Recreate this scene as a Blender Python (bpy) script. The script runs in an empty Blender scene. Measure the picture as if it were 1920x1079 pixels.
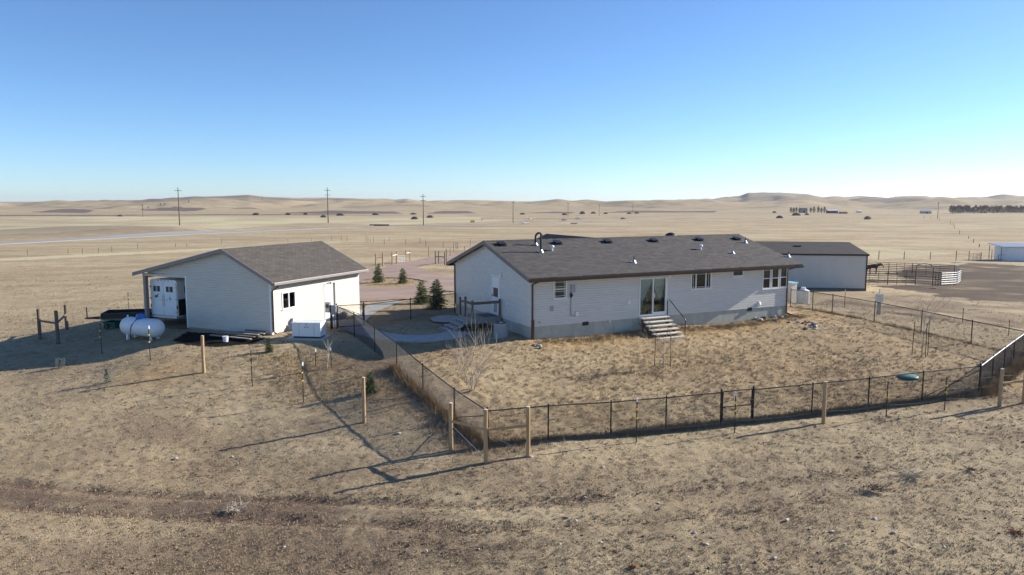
import bpy, bmesh, math, random
import numpy as np
from mathutils import Vector, Matrix
random.seed(7); RNG = np.random.default_rng(7)
scene = bpy.context.scene
col = scene.collection
R = math.radians

# ------------------------------------------------------------------ camera, sky, sun, exposure
CAM_H = 8.2; FPX = 1400.0; CX, CY = 960.0, 539.5; HORIZON = 377.0
PITCH = math.atan((CY - HORIZON) / FPX)
cam = bpy.data.cameras.new('camera'); cam_o = bpy.data.objects.new('camera', cam); col.objects.link(cam_o)
cam.sensor_width = 36.0; cam.lens = 36.0 * FPX / 1920.0; cam.clip_end = 30000; cam.clip_start = .1
cam_o.location = (0, 0, CAM_H); cam_o.rotation_euler = (math.pi/2 - PITCH, 0, 0)
scene.camera = cam_o
SUN_AZ, SUN_EL = R(68.4), R(23.3)
world = bpy.data.worlds.new('World'); scene.world = world; world.use_nodes = True
wn = world.node_tree.nodes; wl = world.node_tree.links
sky = wn.new('ShaderNodeTexSky'); sky.sky_type = 'NISHITA'; sky.sun_disc = False
sky.sun_elevation = SUN_EL; sky.sun_rotation = SUN_AZ
sky.air_density = 0.8; sky.dust_density = 0.18; sky.ozone_density = 6.0; sky.altitude = 500
bg = wn['Background']; bg.inputs['Strength'].default_value = 0.102
wl.new(sky.outputs['Color'], bg.inputs['Color'])
sd = bpy.data.lights.new('sun', 'SUN'); sun = bpy.data.objects.new('sun', sd); col.objects.link(sun)
sd.energy = 5.0; sd.angle = R(.53); sd.color = (1.0, .935, .815)
to_sun = Vector((math.sin(SUN_AZ)*math.cos(SUN_EL), math.cos(SUN_AZ)*math.cos(SUN_EL), math.sin(SUN_EL)))
sun.rotation_euler = to_sun.to_track_quat('Z', 'Y').to_euler(); sun.location = (60, 40, 60)
vs = scene.view_settings; vs.view_transform = 'Standard'; vs.look = 'None'; vs.gamma = 1; vs.exposure = 0.80
vs.use_curve_mapping = False

# ------------------------------------------------------------------ pixel <-> place
_c, _s = math.cos(PITCH), math.sin(PITCH)
def ray(u, v):
    a, b = u - CX, v - CY
    return np.array([a, FPX*_c - b*_s, -FPX*_s - b*_c])
def z_at(y, v):
    """height of the point that lies y metres in front of the camera and shows on row v"""
    d = ray(CX, v); return CAM_H + d[2]/d[1]*y
# ------------------------------------------------------------------ noise
_perm = RNG.permutation(4096)
def vnoise(x, y, seed=0):
    xi = np.floor(x).astype(np.int64); yi = np.floor(y).astype(np.int64); fx = x-xi; fy = y-yi
    fx = fx*fx*(3-2*fx); fy = fy*fy*(3-2*fy)
    def h(a, b): return _perm[(_perm[(a+seed*131) & 4095] + b) & 4095]/4095.0
    return ((h(xi,yi)*(1-fx)+h(xi+1,yi)*fx)*(1-fy) + (h(xi,yi+1)*(1-fx)+h(xi+1,yi+1)*fx)*fy)*2-1
def fbm(x, y, oct=4, seed=0):
    r = 0; a = 1; t = 0
    for i in range(oct):
        r = r + a*vnoise(x*2**i+17.3*i, y*2**i+5.1*i, seed+i); t += a; a *= .5
    return r/t
def sstep(a, b, x): t = np.clip((x-a)/(b-a), 0, 1); return t*t*(3-2*t)
# ------------------------------------------------------------------ building frames (x along the long wall, y inwards)
H_O = np.array([0.91, 36.24]); H_Z = 1.44; H_YAW = R(63.33); H_L, H_W = 17.25, 9.66
G_O = np.array([-12.12, 37.21]); G_Z = 1.508; G_YAW = R(22.95); G_L, G_WE, G_WT = 7.62, 5.67, 8.78
B_O = np.array([38.3, 80.3]); B_Z = -1.5; B_YAW = R(8.5); B_H = 4.0; B_W = 14.8; B_L = 20.0
def frame(o, yaw, x, y):
    return np.array([o[0]+x*math.sin(yaw)-y*math.cos(yaw), o[1]+x*math.cos(yaw)+y*math.sin(yaw)])
def local(o, yaw, px, py):
    dx, dy = px-o[0], py-o[1]
    return dx*math.sin(yaw)+dy*math.cos(yaw), -dx*math.cos(yaw)+dy*math.sin(yaw)
# ------------------------------------------------------------------ terrain: measured spots, thin-plate spline, plain beyond
ctrl = [(-.8,22.8,0),(-4.7,21,-.28),(-5.4,26.8,.12),(-9.3,24.6,-.32),(2.4,23.5,.05),(3.5,25.8,.1),(9,27,.17),(14,28.5,.27),(19,29.6,.4),
 (-13.3,31.7,.85),(-10.9,30.9,.6),(-8.3,28.8,.3),(-24,39.5,.85),(-16,34.5,1.25),(-20,33,.6),(-30,33,.3),(-15,26,0),(-22,24,-.35),
 (-12,17,-.55),(0,17,-.2),(12,17,-.1),(0,10,-.4),(-15,10,-.7),(15,10,-.2),(25,24,.35),(32,33,.6),(-1,29.5,.62),(-4.5,31.5,.95),(-8,36.5,1.42),(-9.6,39.5,1.42),
 (5,32,.72),(11,35,.85),(16,37.5,.95),(20.2,46.8,1.1),(21.3,43.6,1.08),(23.1,37.2,.85),(24.2,33.8,.65),(19,52,1.0),(24,52,.5),(30,50,.1),(40,50,-.4),
 (-5,50,1.3),(-12,52,1.3),(-5,62,.95),(-14,66,.7),(-25,60,.4),(-40,50,.0),(4,66,.6),(-12,85,.2),(-17,98,-.3),(-30,95,-.8),(-8,105,-.6),(-60,90,-1.6),
 (38,80,-1.5),(28,80,-1.3),(24,66,-.3),(38,66,-.8),(50,86,-1.75),(48,98,-2.3),(56,112,-2.7),(70,90,-2.0),(60,66,-1.2),(45,38,.1),(-40,25,-.7),(40,20,.1)]
for (o, yaw, L, W, z) in ((H_O,H_YAW,H_L,H_W,H_Z),(G_O,G_YAW,G_L,G_WT,G_Z-.06)):
    for x, y in ((0,0),(L/2,0),(L,0),(0,W/2),(L,W/2),(0,W),(L/2,W),(L,W)):
        q = frame(o, yaw, x, y); ctrl.append((q[0], q[1], z))
for x in (2.5, 5.5, 9, 12.5):
    q = frame(H_O, H_YAW, x, -2.0); ctrl.append((q[0], q[1], 1.06))
_far = [(0,1.2),(60,.5),(90,-.8),(110,-1.8),(150,-3.0),(212,-4.3),(350,-6.2),(484,-8.0),(614,-9.0),(2000,-9.5),(1e5,-9.5)]
def zfar(d): return np.interp(d, [a for a,_ in _far], [b for _,b in _far])
for a in np.linspace(-65, 65, 14):
    for d in (135, 170):
        ctrl.append((d*math.sin(R(a)), d*math.cos(R(a)), float(zfar(d))))
_cp = np.array(ctrl, float)
def _phi(r2): return np.where(r2 > 1e-9, r2*np.log(r2+1e-12), 0)*.5
_n = len(_cp)
_A = np.zeros((_n+3, _n+3)); _d2 = ((_cp[:,None,:2]-_cp[None,:,:2])**2).sum(-1)
_A[:_n,:_n] = _phi(_d2) + np.eye(_n)*.6; _A[:_n,_n] = 1; _A[:_n,_n+1:] = _cp[:,:2]; _A[_n,:_n] = 1; _A[_n+1:,:_n] = _cp[:,:2].T
_w = np.linalg.solve(_A, np.concatenate([_cp[:,2], [0,0,0]]))
# skyline as seen: (pixel column, row) -> two nearer ranges and a far blue one
SKY_L = [(-900,384),(-300,383),(0,381),(100,379),(200,378),(260,376.5),(310,374),(360,370),(420,369),(467,366.3),(500,370),(560,371.7),(610,371),(660,373),(700,374),(740,377),(763,374.3),(790,377.5),(847,376.7),(877,375.7),(943,377),(1003,379),(1027,384),(1070,390),(1150,394),(3000,394)]
SKY_R = [(-900,396),(1040,394),(1110,386),(1150,381),(1193,378.5),(1280,377),(1313,377),(1363,373),(1388,370.5),(1402,364.6),(1463,365),(1518,366.7),(1543,372.3),(1580,373),(1613,370),(1637,372),(1653,374),(1680,370),(1707,368.7),(1738,369),(1760,375),(1790,372.7),(1847,370.7),(1880,369),(1920,370),(2100,372),(2900,378)]
SKY_F = [(-900,386),(900,386),(1000,384),(1043,383),(1073,380.7),(1107,380),(1150,378),(1193,376.2),(1250,377),(1300,376),(1500,374),(1600,374),(1770,374),(1800,372),(2900,378)]
def zhill(x, y, d):
    az = np.arctan2(x, y); u = CX + FPX*np.tan(np.clip(az, -1.2, 1.2))/_c
    n1 = fbm(x/420+3, y/420, 4, 3); n2 = fbm(x/150, y/150, 3, 9)
    out = 0*x
    for tab, r0, run, sd_, amp in ((SKY_L,3000,1500,1,24),(SKY_R,3900,1700,2,30),(SKY_F,8200,1500,5,16)):
        top = np.interp(u, [a for a,_ in tab], [b for _,b in tab])
        zt = CAM_H + r0*(HORIZON - top)/FPX
        t = np.clip((d-(r0-run))/run, 0, 1)
        rise = np.where(t < .55, .32*(t/.55)**2, .32+.68*sstep(.5,1.0,t))
        rough = (n1*amp + n2*amp*.7)*np.clip(t*4, 0, 1)*np.clip((1-t)*4, 0, 1)
        back = 1 - .25*sstep(r0+150, r0+900, d)
        out = np.maximum(out, ((zt+9.5)*rise + rough)*back)
    return out
def terrain(x, y):
    x = np.atleast_1d(np.asarray(x, float)); y = np.atleast_1d(np.asarray(y, float))
    d = np.hypot(x, y); z = zfar(d)
    m = d < 168
    if m.any():
        xs, ys = x[m], y[m]; acc = _w[_n] + _w[_n+1]*xs + _w[_n+2]*ys
        for i in range(_n): acc = acc + _w[i]*_phi((xs-_cp[i,0])**2 + (ys-_cp[i,1])**2)
        b = sstep(110, 165, d[m]); z[m] = acc*(1-b) + z[m]*b
    z = z + fbm(x/60, y/60, 3, 21)*(.30+.9*sstep(900, 1600, d))*sstep(90, 300, d) + fbm(x/9, y/9, 2, 5)*.06*sstep(6, 20, d)*(1-sstep(60,100,d))
    # the low bank beyond the highway on the left
    side = -((x+141)*79-(y-278)*19)/81.3
    z = z + 3.6*np.exp(-((x+185)/70)**2 - ((y-335)/48)**2)*sstep(8, 34, side)
    f = d > 1400
    if f.any(): z[f] = z[f] + zhill(x[f], y[f], d[f])
    return z
def tz(x, y): return float(terrain(x, y)[0])
def G(u, v, dz=0.0, dmin=8.0):
    """where the sight line through pixel (u, v) meets the ground"""
    d = ray(u, v); t = np.geomspace(dmin, 6000, 500)/d[1]
    P = np.array([0,0,CAM_H])[None] + t[:,None]*d[None]
    g = P[:,2] - terrain(P[:,0], P[:,1]) - dz
    i = int(np.argmax(g < 0)) if (g < 0).any() else len(t)-1
    lo, hi = t[max(i-1,0)], t[i]
    for _ in range(25):
        m = (lo+hi)/2; p = np.array([0,0,CAM_H])+m*d
        if p[2]-tz(p[0],p[1])-dz < 0: hi = m
        else: lo = m
    p = np.array([0,0,CAM_H])+hi*d
    return Vector((p[0], p[1], tz(p[0],p[1])))
def plane_hit(u, v, o, yaw, z0, axis, off=0.0):
    """sight line meets a building's vertical plane: axis 'y' = long wall (y=off), 'x' = gable (x=off); returns (along, height)"""
    d = ray(u, v); lx, ly = local(o, yaw, 0, 0); ex, ey = local((0,0), yaw, d[0], d[1])
    t = (off-ly)/ey if axis == 'y' else (off-lx)/ex
    return ((lx+t*ex) if axis == 'y' else (ly+t*ey)), CAM_H + t*d[2] - z0

# ------------------------------------------------------------------ materials
def _nt(name):
    m = bpy.data.materials.new(name); m.use_nodes = True
    nt = m.node_tree; return m, nt, nt.nodes, nt.links, nt.nodes['Principled BSDF']
def M(name, c, rough=.7, var=.12, scale=6.0, bump=0.0, bscale=40.0, metal=0.0, spec=.4, stretch=(1,1,1), c2=None, vec='Object'):
    m, nt, N, L, b = _nt(name)
    tc = N.new('ShaderNodeTexCoord'); mp = N.new('ShaderNodeMapping'); mp.inputs['Scale'].default_value = stretch
    L.new(tc.outputs[vec], mp.inputs['Vector'])
    no = N.new('ShaderNodeTexNoise'); no.inputs['Scale'].default_value = scale; no.inputs['Detail'].default_value = 5; no.inputs['Roughness'].default_value = .6
    L.new(mp.outputs['Vector'], no.inputs['Vector'])
    r = N.new('ShaderNodeValToRGB'); r.color_ramp.elements[0].position = .3; r.color_ramp.elements[1].position = .7
    a = c2 if c2 else tuple(min(1, x*(1+var)) for x in c)
    lo = c if c2 else tuple(x*(1-var) for x in c)
    r.color_ramp.elements[0].color = (*lo, 1); r.color_ramp.elements[1].color = (*a, 1)
    L.new(no.outputs['Fac'], r.inputs['Fac']); L.new(r.outputs['Color'], b.inputs['Base Color'])
    b.inputs['Roughness'].default_value = rough; b.inputs['Metallic'].default_value = metal; b.inputs['Specular IOR Level'].default_value = spec
    if bump:
        n2 = N.new('ShaderNodeTexNoise'); n2.inputs['Scale'].default_value = bscale; n2.inputs['Detail'].default_value = 4
        L.new(mp.outputs['Vector'], n2.inputs['Vector'])
        bp = N.new('ShaderNodeBump'); bp.inputs['Strength'].default_value = bump; bp.inputs['Distance'].default_value = .02
        L.new(n2.outputs['Fac'], bp.inputs['Height']); L.new(bp.outputs['Normal'], b.inputs['Normal'])
    return m
def glass_mat(name, tint=(.75,.85,.85)):
    m, nt, N, L, b = _nt(name); N.remove(b)
    out = N['Material Output']; tr = N.new('ShaderNodeBsdfTransparent'); tr.inputs['Color'].default_value = (*tint, 1)
    gl = N.new('ShaderNodeBsdfGlossy'); gl.inputs['Roughness'].default_value = .03
    fr = N.new('ShaderNodeFresnel'); fr.inputs['IOR'].default_value = 1.6
    no = N.new('ShaderNodeTexNoise'); no.inputs['Scale'].default_value = 1.5
    bp = N.new('ShaderNodeBump'); bp.inputs['Strength'].default_value = .03; L.new(no.outputs['Fac'], bp.inputs['Height']); L.new(bp.outputs['Normal'], gl.inputs['Normal'])
    mx = N.new('ShaderNodeMixShader'); L.new(fr.outputs['Fac'], mx.inputs['Fac']); L.new(tr.outputs[0], mx.inputs[1]); L.new(gl.outputs[0], mx.inputs[2])
    L.new(mx.outputs[0], out.inputs['Surface']); return m
def shingle_mat(name, a, b_):
    m, nt, N, L, b = _nt(name)
    tc = N.new('ShaderNodeTexCoord')
    br = N.new('ShaderNodeTexBrick'); br.inputs['Scale'].default_value = 1.0; br.inputs['Brick Width'].default_value = .32; br.inputs['Row Height'].default_value = .14
    br.inputs['Mortar Size'].default_value = .008; br.inputs['Color1'].default_value = (*a,1); br.inputs['Color2'].default_value = (*b_,1)
    br.inputs['Mortar'].default_value = (*[x*.5 for x in a],1); br.inputs['Bias'].default_value = 0.0
    L.new(tc.outputs['UV'], br.inputs['Vector'])
    no = N.new('ShaderNodeTexNoise'); no.inputs['Scale'].default_value = 1.1; no.inputs['Detail'].default_value = 6; no.inputs['Roughness'].default_value = .7
    mp = N.new('ShaderNodeMapping'); mp.inputs['Scale'].default_value = (1,3,1); L.new(tc.outputs['UV'], mp.inputs['Vector']); L.new(mp.outputs['Vector'], no.inputs['Vector'])
    mr = N.new('ShaderNodeMapRange'); mr.inputs['From Min'].default_value = .25; mr.inputs['From Max'].default_value = .75; mr.inputs['To Min'].default_value = .72; mr.inputs['To Max'].default_value = 1.3
    L.new(no.outputs['Fac'], mr.inputs['Value'])
    mu = N.new('ShaderNodeMixRGB'); mu.blend_type = 'MULTIPLY'; mu.inputs['Fac'].default_value = 1
    L.new(br.outputs['Color'], mu.inputs['Color1']); L.new(mr.outputs['Result'], mu.inputs['Color2']); L.new(mu.outputs['Color'], b.inputs['Base Color'])
    b.inputs['Roughness'].default_value = .9; b.inputs['Specular IOR Level'].default_value = .25
    bp = N.new('ShaderNodeBump'); bp.inputs['Strength'].default_value = .6; bp.inputs['Distance'].default_value = .01
    L.new(br.outputs['Fac'], bp.inputs['Height']); bp.invert = True; L.new(bp.outputs['Normal'], b.inputs['Normal'])
    return m
MT = {}
MT['siding'] = M('vinyl_siding_grey', (.64,.605,.55), .55, .05, 1.2, stretch=(1,1,4))
MT['siding_g'] = M('vinyl_siding_cream', (.62,.565,.485), .55, .05, 1.2, stretch=(1,1,4))
MT['trim'] = M('white_trim', (.78,.77,.74), .45, .04, 3)
MT['soffit'] = M('tan_soffit', (.50,.40,.30), .6, .06, 3)
MT['brown'] = M('brown_metal', (.055,.028,.024), .35, .12, 5, spec=.5)
MT['fascia'] = M('grey_brown_fascia', (.16,.135,.125), .5, .08, 4)
MT['fascia_g'] = M('taupe_fascia', (.26,.22,.20), .5, .08, 4)
MT['shingle'] = shingle_mat('shingles_weathered', (.074,.067,.063), (.112,.101,.094))
MT['shingle_g'] = shingle_mat('shingles_brown', (.085,.073,.066), (.115,.10,.089))
MT['skirt'] = M('foundation_panel', (.42,.42,.36), .8, .12, 2.2, .15, 30)
MT['conc'] = M('concrete', (.44,.42,.39), .85, .12, 2.5, .2, 60)
MT['glass'] = glass_mat('window_glass')
MT['curtain'] = M('pale_curtain', (.80,.84,.84), .8, .1, 6, .3, 14, stretch=(6,6,.3))
MT['dark'] = M('dark_interior', (.09,.07,.055), .8, .3, 2)
MT['black'] = M('black_metal', (.018,.018,.02), .45, .15, 8)
MT['chain'] = M('black_vinyl_chainlink', (.02,.02,.022), .5, .1, 8)
MT['galv'] = M('galvanised_steel', (.45,.46,.47), .4, .15, 10, metal=.7)
MT['white'] = M('white_paint', (.76,.77,.78), .35, .04, 3)
MT['grey'] = M('grey_plastic', (.34,.35,.36), .5, .08, 5)
MT['wood'] = M('treated_post_wood', (.36,.23,.115), .8, .25, 5, .4, 30, stretch=(4,4,.35), c2=(.50,.35,.19))
MT['woodold'] = M('weathered_wood', (.17,.125,.09), .85, .25, 5, .4, 30, stretch=(4,4,.35))
MT['cut'] = M('cut_wood_end', (.72,.62,.47), .8, .12, 12)
MT['deck'] = M('deck_boards', (.30,.28,.26), .8, .15, 3, .2, 30)
MT['tread'] = M('bleached_treads', (.66,.60,.52), .8, .12, 6, .2, 30)
MT['tpost'] = M('dark_green_steel', (.025,.035,.03), .5, .2, 9)
MT['yellow'] = M('yellow_insulator', (.75,.52,.04), .5, .08, 9)
MT['wire'] = M('fence_wire', (.22,.21,.20), .5, .1, 9, metal=.5)
MT['green'] = M('green_paint', (.015,.13,.09), .45, .12, 5)
MT['bluelid'] = M('blue_dome', (.03,.17,.50), .4, .08, 5)
MT['tank'] = M('tank_white', (.74,.76,.78), .4, .05, 3)
MT['poly'] = M('white_poly_tank', (.66,.65,.62), .45, .08, 3)
MT['bark'] = M('pale_bark', (.40,.34,.27), .85, .2, 14)
MT['barkd'] = M('dark_bark', (.11,.08,.06), .9, .25, 14)
MT['needle'] = M('spruce_needles', (.075,.105,.036), .7, .3, 3, c2=(.20,.225,.085))
MT['needle2'] = M('spruce_needles_young', (.050,.085,.030), .7, .3, 3, c2=(.11,.14,.05))
MT['barnwall'] = M('barn_steel_grey', (.58,.555,.50), .45, .05, .8, stretch=(1,1,.3))
MT['barnroof'] = M('barn_roof_steel', (.070,.062,.056), .8, .1, .7, spec=.15)
MT['hay'] = M('old_hay', (.16,.12,.075), .95, .3, 2, .5, 6)
MT['horse'] = M('bay_coat', (.05,.024,.014), .6, .25, 5)
MT['rock'] = M('pale_rock', (.50,.46,.41), .9, .25, 9, .5, 18)
MT['rockd'] = M('dark_rock', (.16,.15,.14), .9, .3, 9, .5, 18)
MT['red'] = M('barn_red', (.22,.05,.04), .7, .15, 3)
MT['asphalt'] = M('weathered_asphalt', (.30,.295,.285), .9, .12, .3, vec='Generated')
MT['gravel'] = M('red_gravel', (.27,.18,.14), .95, .16, .35, .5, 25, c2=(.39,.275,.215))
MT['rust'] = M('dried_weed', (.24,.10,.045), .9, .3, 9)
MT['logo'] = M('dark_decal', (.05,.05,.07), .5, .05, 5)
MT['redlight'] = M('tail_lamp', (.35,.02,.02), .3, .1, 5)
# ------------------------------------------------------------------ mesh helpers
class MB:
    def __init__(self): self.v = []; self.f = []; self.uv = None
    def add(self, vs, fs):
        o = len(self.v); self.v += [tuple(p) for p in vs]; self.f += [tuple(i+o for i in f) for f in fs]; return self
    def box(self, c, s, rz=0.0, tilt=None):
        x, y, z = s[0]/2, s[1]/2, s[2]/2
        vs = [Vector(p) for p in ((-x,-y,-z),(x,-y,-z),(x,y,-z),(-x,y,-z),(-x,-y,z),(x,-y,z),(x,y,z),(-x,y,z))]
        m = Matrix.Rotation(rz, 3, 'Z')
        if tilt is not None: m = m @ tilt
        return self.add([m @ p + Vector(c) for p in vs], [(0,3,2,1),(4,5,6,7),(0,1,5,4),(1,2,6,5),(2,3,7,6),(3,0,4,7)])
    def b2(self, x0, x1, y0, y1, z0, z1): return self.box(((x0+x1)/2,(y0+y1)/2,(z0+z1)/2), (abs(x1-x0),abs(y1-y0),abs(z1-z0)))
    def tube(self, pts, r, n=8, cap=True):
        pts = [Vector(p) for p in pts]; rs = r if isinstance(r, (list, tuple)) else [r]*len(pts)
        o = len(self.v); up = Vector((0,0,1)); prev = None
        for i, p in enumerate(pts):
            d = (pts[min(i+1,len(pts)-1)] - pts[max(i-1,0)])
            d = d.normalized() if d.length > 1e-9 else Vector((0,0,1))
            if prev is None:
                a = d.cross(up) if abs(d.z) < .95 else d.cross(Vector((1,0,0)))
            else: a = prev - d*prev.dot(d)
            a.normalize(); prev = a; b = d.cross(a)
            for k in range(n):
                t = 2*math.pi*k/n; self.v.append(tuple(p + (a*math.cos(t)+b*math.sin(t))*rs[i]))
        for i in range(len(pts)-1):
            for k in range(n):
                k2 = (k+1) % n; self.f.append((o+i*n+k, o+i*n+k2, o+(i+1)*n+k2, o+(i+1)*n+k))
        if cap and n > 2:
            self.f.append(tuple(o+k for k in range(n))[::-1]); self.f.append(tuple(o+(len(pts)-1)*n+k for k in range(n)))
        return self
    def lathe(self, prof, n=20, c=(0,0,0), axis='z', sx=1, sy=1):
        o = len(self.v)
        for r, h in prof:
            for k in range(n):
                t = 2*math.pi*k/n; a, b = r*math.cos(t)*sx, r*math.sin(t)*sy
                p = (a, b, h) if axis == 'z' else ((h, a, b) if axis == 'x' else (a, h, b))
                self.v.append((p[0]+c[0], p[1]+c[1], p[2]+c[2]))
        for i in range(len(prof)-1):
            for k in range(n):
                k2 = (k+1) % n; self.f.append((o+i*n+k, o+i*n+k2, o+(i+1)*n+k2, o+(i+1)*n+k))
        self.f.append(tuple(o+k for k in range(n))[::-1]); self.f.append(tuple(o+(len(prof)-1)*n+k for k in range(n)))
        return self
    def prism(self, poly, p0, ax, ay, an, th):
        """polygon (2-D) in the plane p0 + ax*x + ay*y, thickened by th along an"""
        p0, ax, ay, an = Vector(p0), Vector(ax), Vector(ay), Vector(an); n = len(poly)
        a = [p0+ax*x+ay*y for x, y in poly]; b = [p+an*th for p in a]
        return self.add(a+b, [tuple(range(n))[::-1], tuple(range(n, 2*n))] + [(i, (i+1)%n, n+(i+1)%n, n+i) for i in range(n)])
    def build(self, name, mat, parent=None, smooth=False, uvfn=None):
        me = bpy.data.meshes.new(name); me.from_pydata(self.v, [], self.f); me.validate(); me.update()
        bm = bmesh.new(); bm.from_mesh(me); bmesh.ops.recalc_face_normals(bm, faces=bm.faces)
        if uvfn:
            uvl = bm.loops.layers.uv.new('UVMap')
            for f in bm.faces:
                for l in f.loops: l[uvl].uv = uvfn(l.vert.co)
        bm.to_mesh(me); bm.free()
        me.materials.append(MT[mat] if isinstance(mat, str) else mat)
        if smooth: me.polygons.foreach_set('use_smooth', [True]*len(me.polygons))
        o = bpy.data.objects.new(name, me); col.objects.link(o)
        if parent: o.parent = parent
        return o
def tag(o, label, cat, group=None):
    o['label'] = label; o['category'] = cat
    if group: o['group'] = group
    return o
def thing(name, label, cat, loc=(0,0,0), rz=0.0, group=None):
    o = bpy.data.objects.new(name, None); col.objects.link(o); o.empty_display_size = .3
    o.location = loc; o.rotation_euler = (0,0,rz); return tag(o, label, cat, group)
def structure(o): o['kind'] = 'structure'; return o
def stuff(o, label, cat): o['kind'] = 'stuff'; return tag(o, label, cat)
def copy_tree(o, parent=None):
    c = o.copy(); col.objects.link(c); c.parent = parent
    for ch in list(o.children): copy_tree(ch, c)
    return c
ORD = ['first','second','third','fourth','fifth','sixth','seventh','eighth','ninth','tenth','eleventh','twelfth','thirteenth','fourteenth','fifteenth','sixteenth','seventeenth','eighteenth','nineteenth','twentieth','twenty-first','twenty-second','twenty-third','twenty-fourth','twenty-fifth','twenty-sixth','twenty-seventh','twenty-eighth','twenty-ninth','thirtieth','thirty-first','thirty-second','thirty-third','thirty-fourth','thirty-fifth','thirty-sixth']
def in_poly(x, y, poly):
    x = np.asarray(x, float); y = np.asarray(y, float); r = np.zeros(x.shape, bool); n = len(poly)
    for i in range(n):
        x1, y1 = poly[i][0], poly[i][1]; x2, y2 = poly[(i+1)%n][0], poly[(i+1)%n][1]
        c = ((y1 > y) != (y2 > y)); r ^= c & (x < (x2-x1)*(y-y1)/((y2-y1) if abs(y2-y1) > 1e-12 else 1e-12)+x1)
    return r
def seg_dist(x, y, pts):
    best = np.full(np.shape(x), 1e9)
    for (x1,y1),(x2,y2) in zip(pts[:-1], pts[1:]):
        dx, dy = x2-x1, y2-y1; t = np.clip(((x-x1)*dx+(y-y1)*dy)/(dx*dx+dy*dy+1e-12), 0, 1)
        best = np.minimum(best, np.hypot(x-x1-t*dx, y-y1-t*dy))
    return best
def GP(pts): return [tuple(G(u, v)[:2]) for u, v in pts]
# ================================================================== the ground
HOUSE_POLY = [tuple(frame(H_O, H_YAW, x, y)) for x, y in ((0,0),(H_L,0),(H_L,H_W),(0,H_W))]
GAR_POLY = [tuple(frame(G_O, G_YAW, x, y)) for x, y in ((0,0),(G_L,0),(G_L,G_WE),(0,G_WE))]
PORT_POLY = [tuple(frame(G_O, G_YAW, x, y)) for x, y in ((-.3,G_WE),(G_L,G_WE),(G_L,G_WT),(-.3,G_WT))]
BARN_POLY = [tuple(frame(B_O, B_YAW+math.pi*1.5, x, y)) for x, y in ((0,0),(B_L,0),(B_L,B_W),(0,B_W))]
DRIVE = GP([(560,534),(640,528),(674,513),(702,507),(725,500),(760,492.5),(800,484),(830,480),(880,474),(905,480),(860,490),(812,495),(782,501),(797,510),(822,515),(852,520),(880,526),(884,546),(850,547),(800,548),(775,561),(740,562),(690,566),(620,566),(560,560)])
ISLE = GP([(674,531),(690,525),(720,521.5),(757,522),(785,525),(800,529),(790,533.5),(768,537),(735,540),(700,539),(680,536)])
WALKC = [tuple(p) for p in GP([(628,603),(650,610),(676,620),(706,629),(742,634.5),(790,636),(838,631),(862,624)])]
TRACK = GP([(-200,905),(0,925),(170,940),(330,948),(520,955),(700,962),(900,968),(1060,962),(1250,948),(1420,930),(1600,905),(1780,878),(2000,850)])
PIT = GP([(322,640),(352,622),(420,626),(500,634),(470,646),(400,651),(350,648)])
CORRAL = GP([(1640,536),(1700,505),(1790,492),(1925,500),(2100,510),(2100,585),(1920,572),(1800,558),(1700,548)])
OUTER = GP([(1500,580),(1560,562),(1700,552),(2100,585),(2100,640),(1900,622),(1760,600),(1600,575)])
YARD = GP([(914,838),(1028,812),(1250,790),(1523,766),(1730,748),(1835,741),(1918,668),(1822,648),(1640,604),(1500,576)]) + [tuple(frame(H_O,H_YAW,H_L,0)), tuple(frame(H_O,H_YAW,0,0)), tuple(G(700,640)[:2])]
HWY = GP([(-560,487),(-250,471),(0,457.5),(200,446.5),(400,436.5),(560,430),(700,425.2),(850,421.8),(985,419.2),(1080,416),(1180,411.5),(1290,406.5),(1400,403.5),(1500,401.5)])
def smooth_line(pts, n=12):
    P = [Vector((*p, 0)) for p in pts]; P = [P[0]*2-P[1]] + P + [P[-1]*2-P[-2]]; out = []
    for i in range(1, len(P)-2):
        for k in range(n):
            t = k/n; a, b, c, d = P[i-1], P[i], P[i+1], P[i+2]
            q = .5*((2*b)+(c-a)*t+(2*a-5*b+4*c-d)*t*t+(3*b-a-3*c+d)*t**3); out.append((q.x, q.y))
    out.append(tuple(P[-2][:2])); return out
WALK = smooth_line(WALKC, 6)
# polar sheet round the camera's foot, fine close by and coarse at the hills
rad = [10.0]
while rad[-1] < 9800: rad.append(rad[-1]*(1.0048 if rad[-1] < 58 else (1.009 if rad[-1] < 150 else 1.0125)))
rad = np.array(rad); azs = np.radians(np.linspace(-58, 58, 720))
RR, AA = np.meshgrid(rad, azs, indexing='ij'); gx = (RR*np.sin(AA)).ravel(); gy = (RR*np.cos(AA)).ravel(); gd = RR.ravel()
gz = terrain(gx, gy)
near = 1 - sstep(45, 110, gd)
def fine(x, y): return fbm(x/.27, y/.27, 2, 31)*(.026+.018*in_poly(x, y, YARD)) + fbm(x/1.7, y/1.7, 2, 33)*.03
bare = np.zeros(len(gx)); flat = in_poly(gx, gy, HOUSE_POLY) | in_poly(gx, gy, GAR_POLY) | in_poly(gx, gy, PORT_POLY) | in_poly(gx, gy, DRIVE) | (seg_dist(gx, gy, WALK) < 1.0)
gz = gz + np.where(flat, 0, near*fine(gx, gy)) - np.where(flat, .03, 0)
n1 = fbm(gx/3.5, gy/3.5, 4, 41); n2 = fbm(gx/.9, gy/.9, 3, 43)
td = seg_dist(gx, gy, TRACK); tl = 1 - .35*sstep(-6, 6, gx)
soil = np.maximum(np.clip((.36-np.abs(td-.62))/.35 + n1*.9 + n2*.5 - .25*sstep(-4, 6, gx), 0, 1)*(1-sstep(1.1, 2.0, td)), np.clip((.75-td)/.6+n1*1.2+n2*.4-.9*sstep(-10, 0, gx), 0, 1)*(1-sstep(1.0, 1.9, td)))*tl
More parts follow.
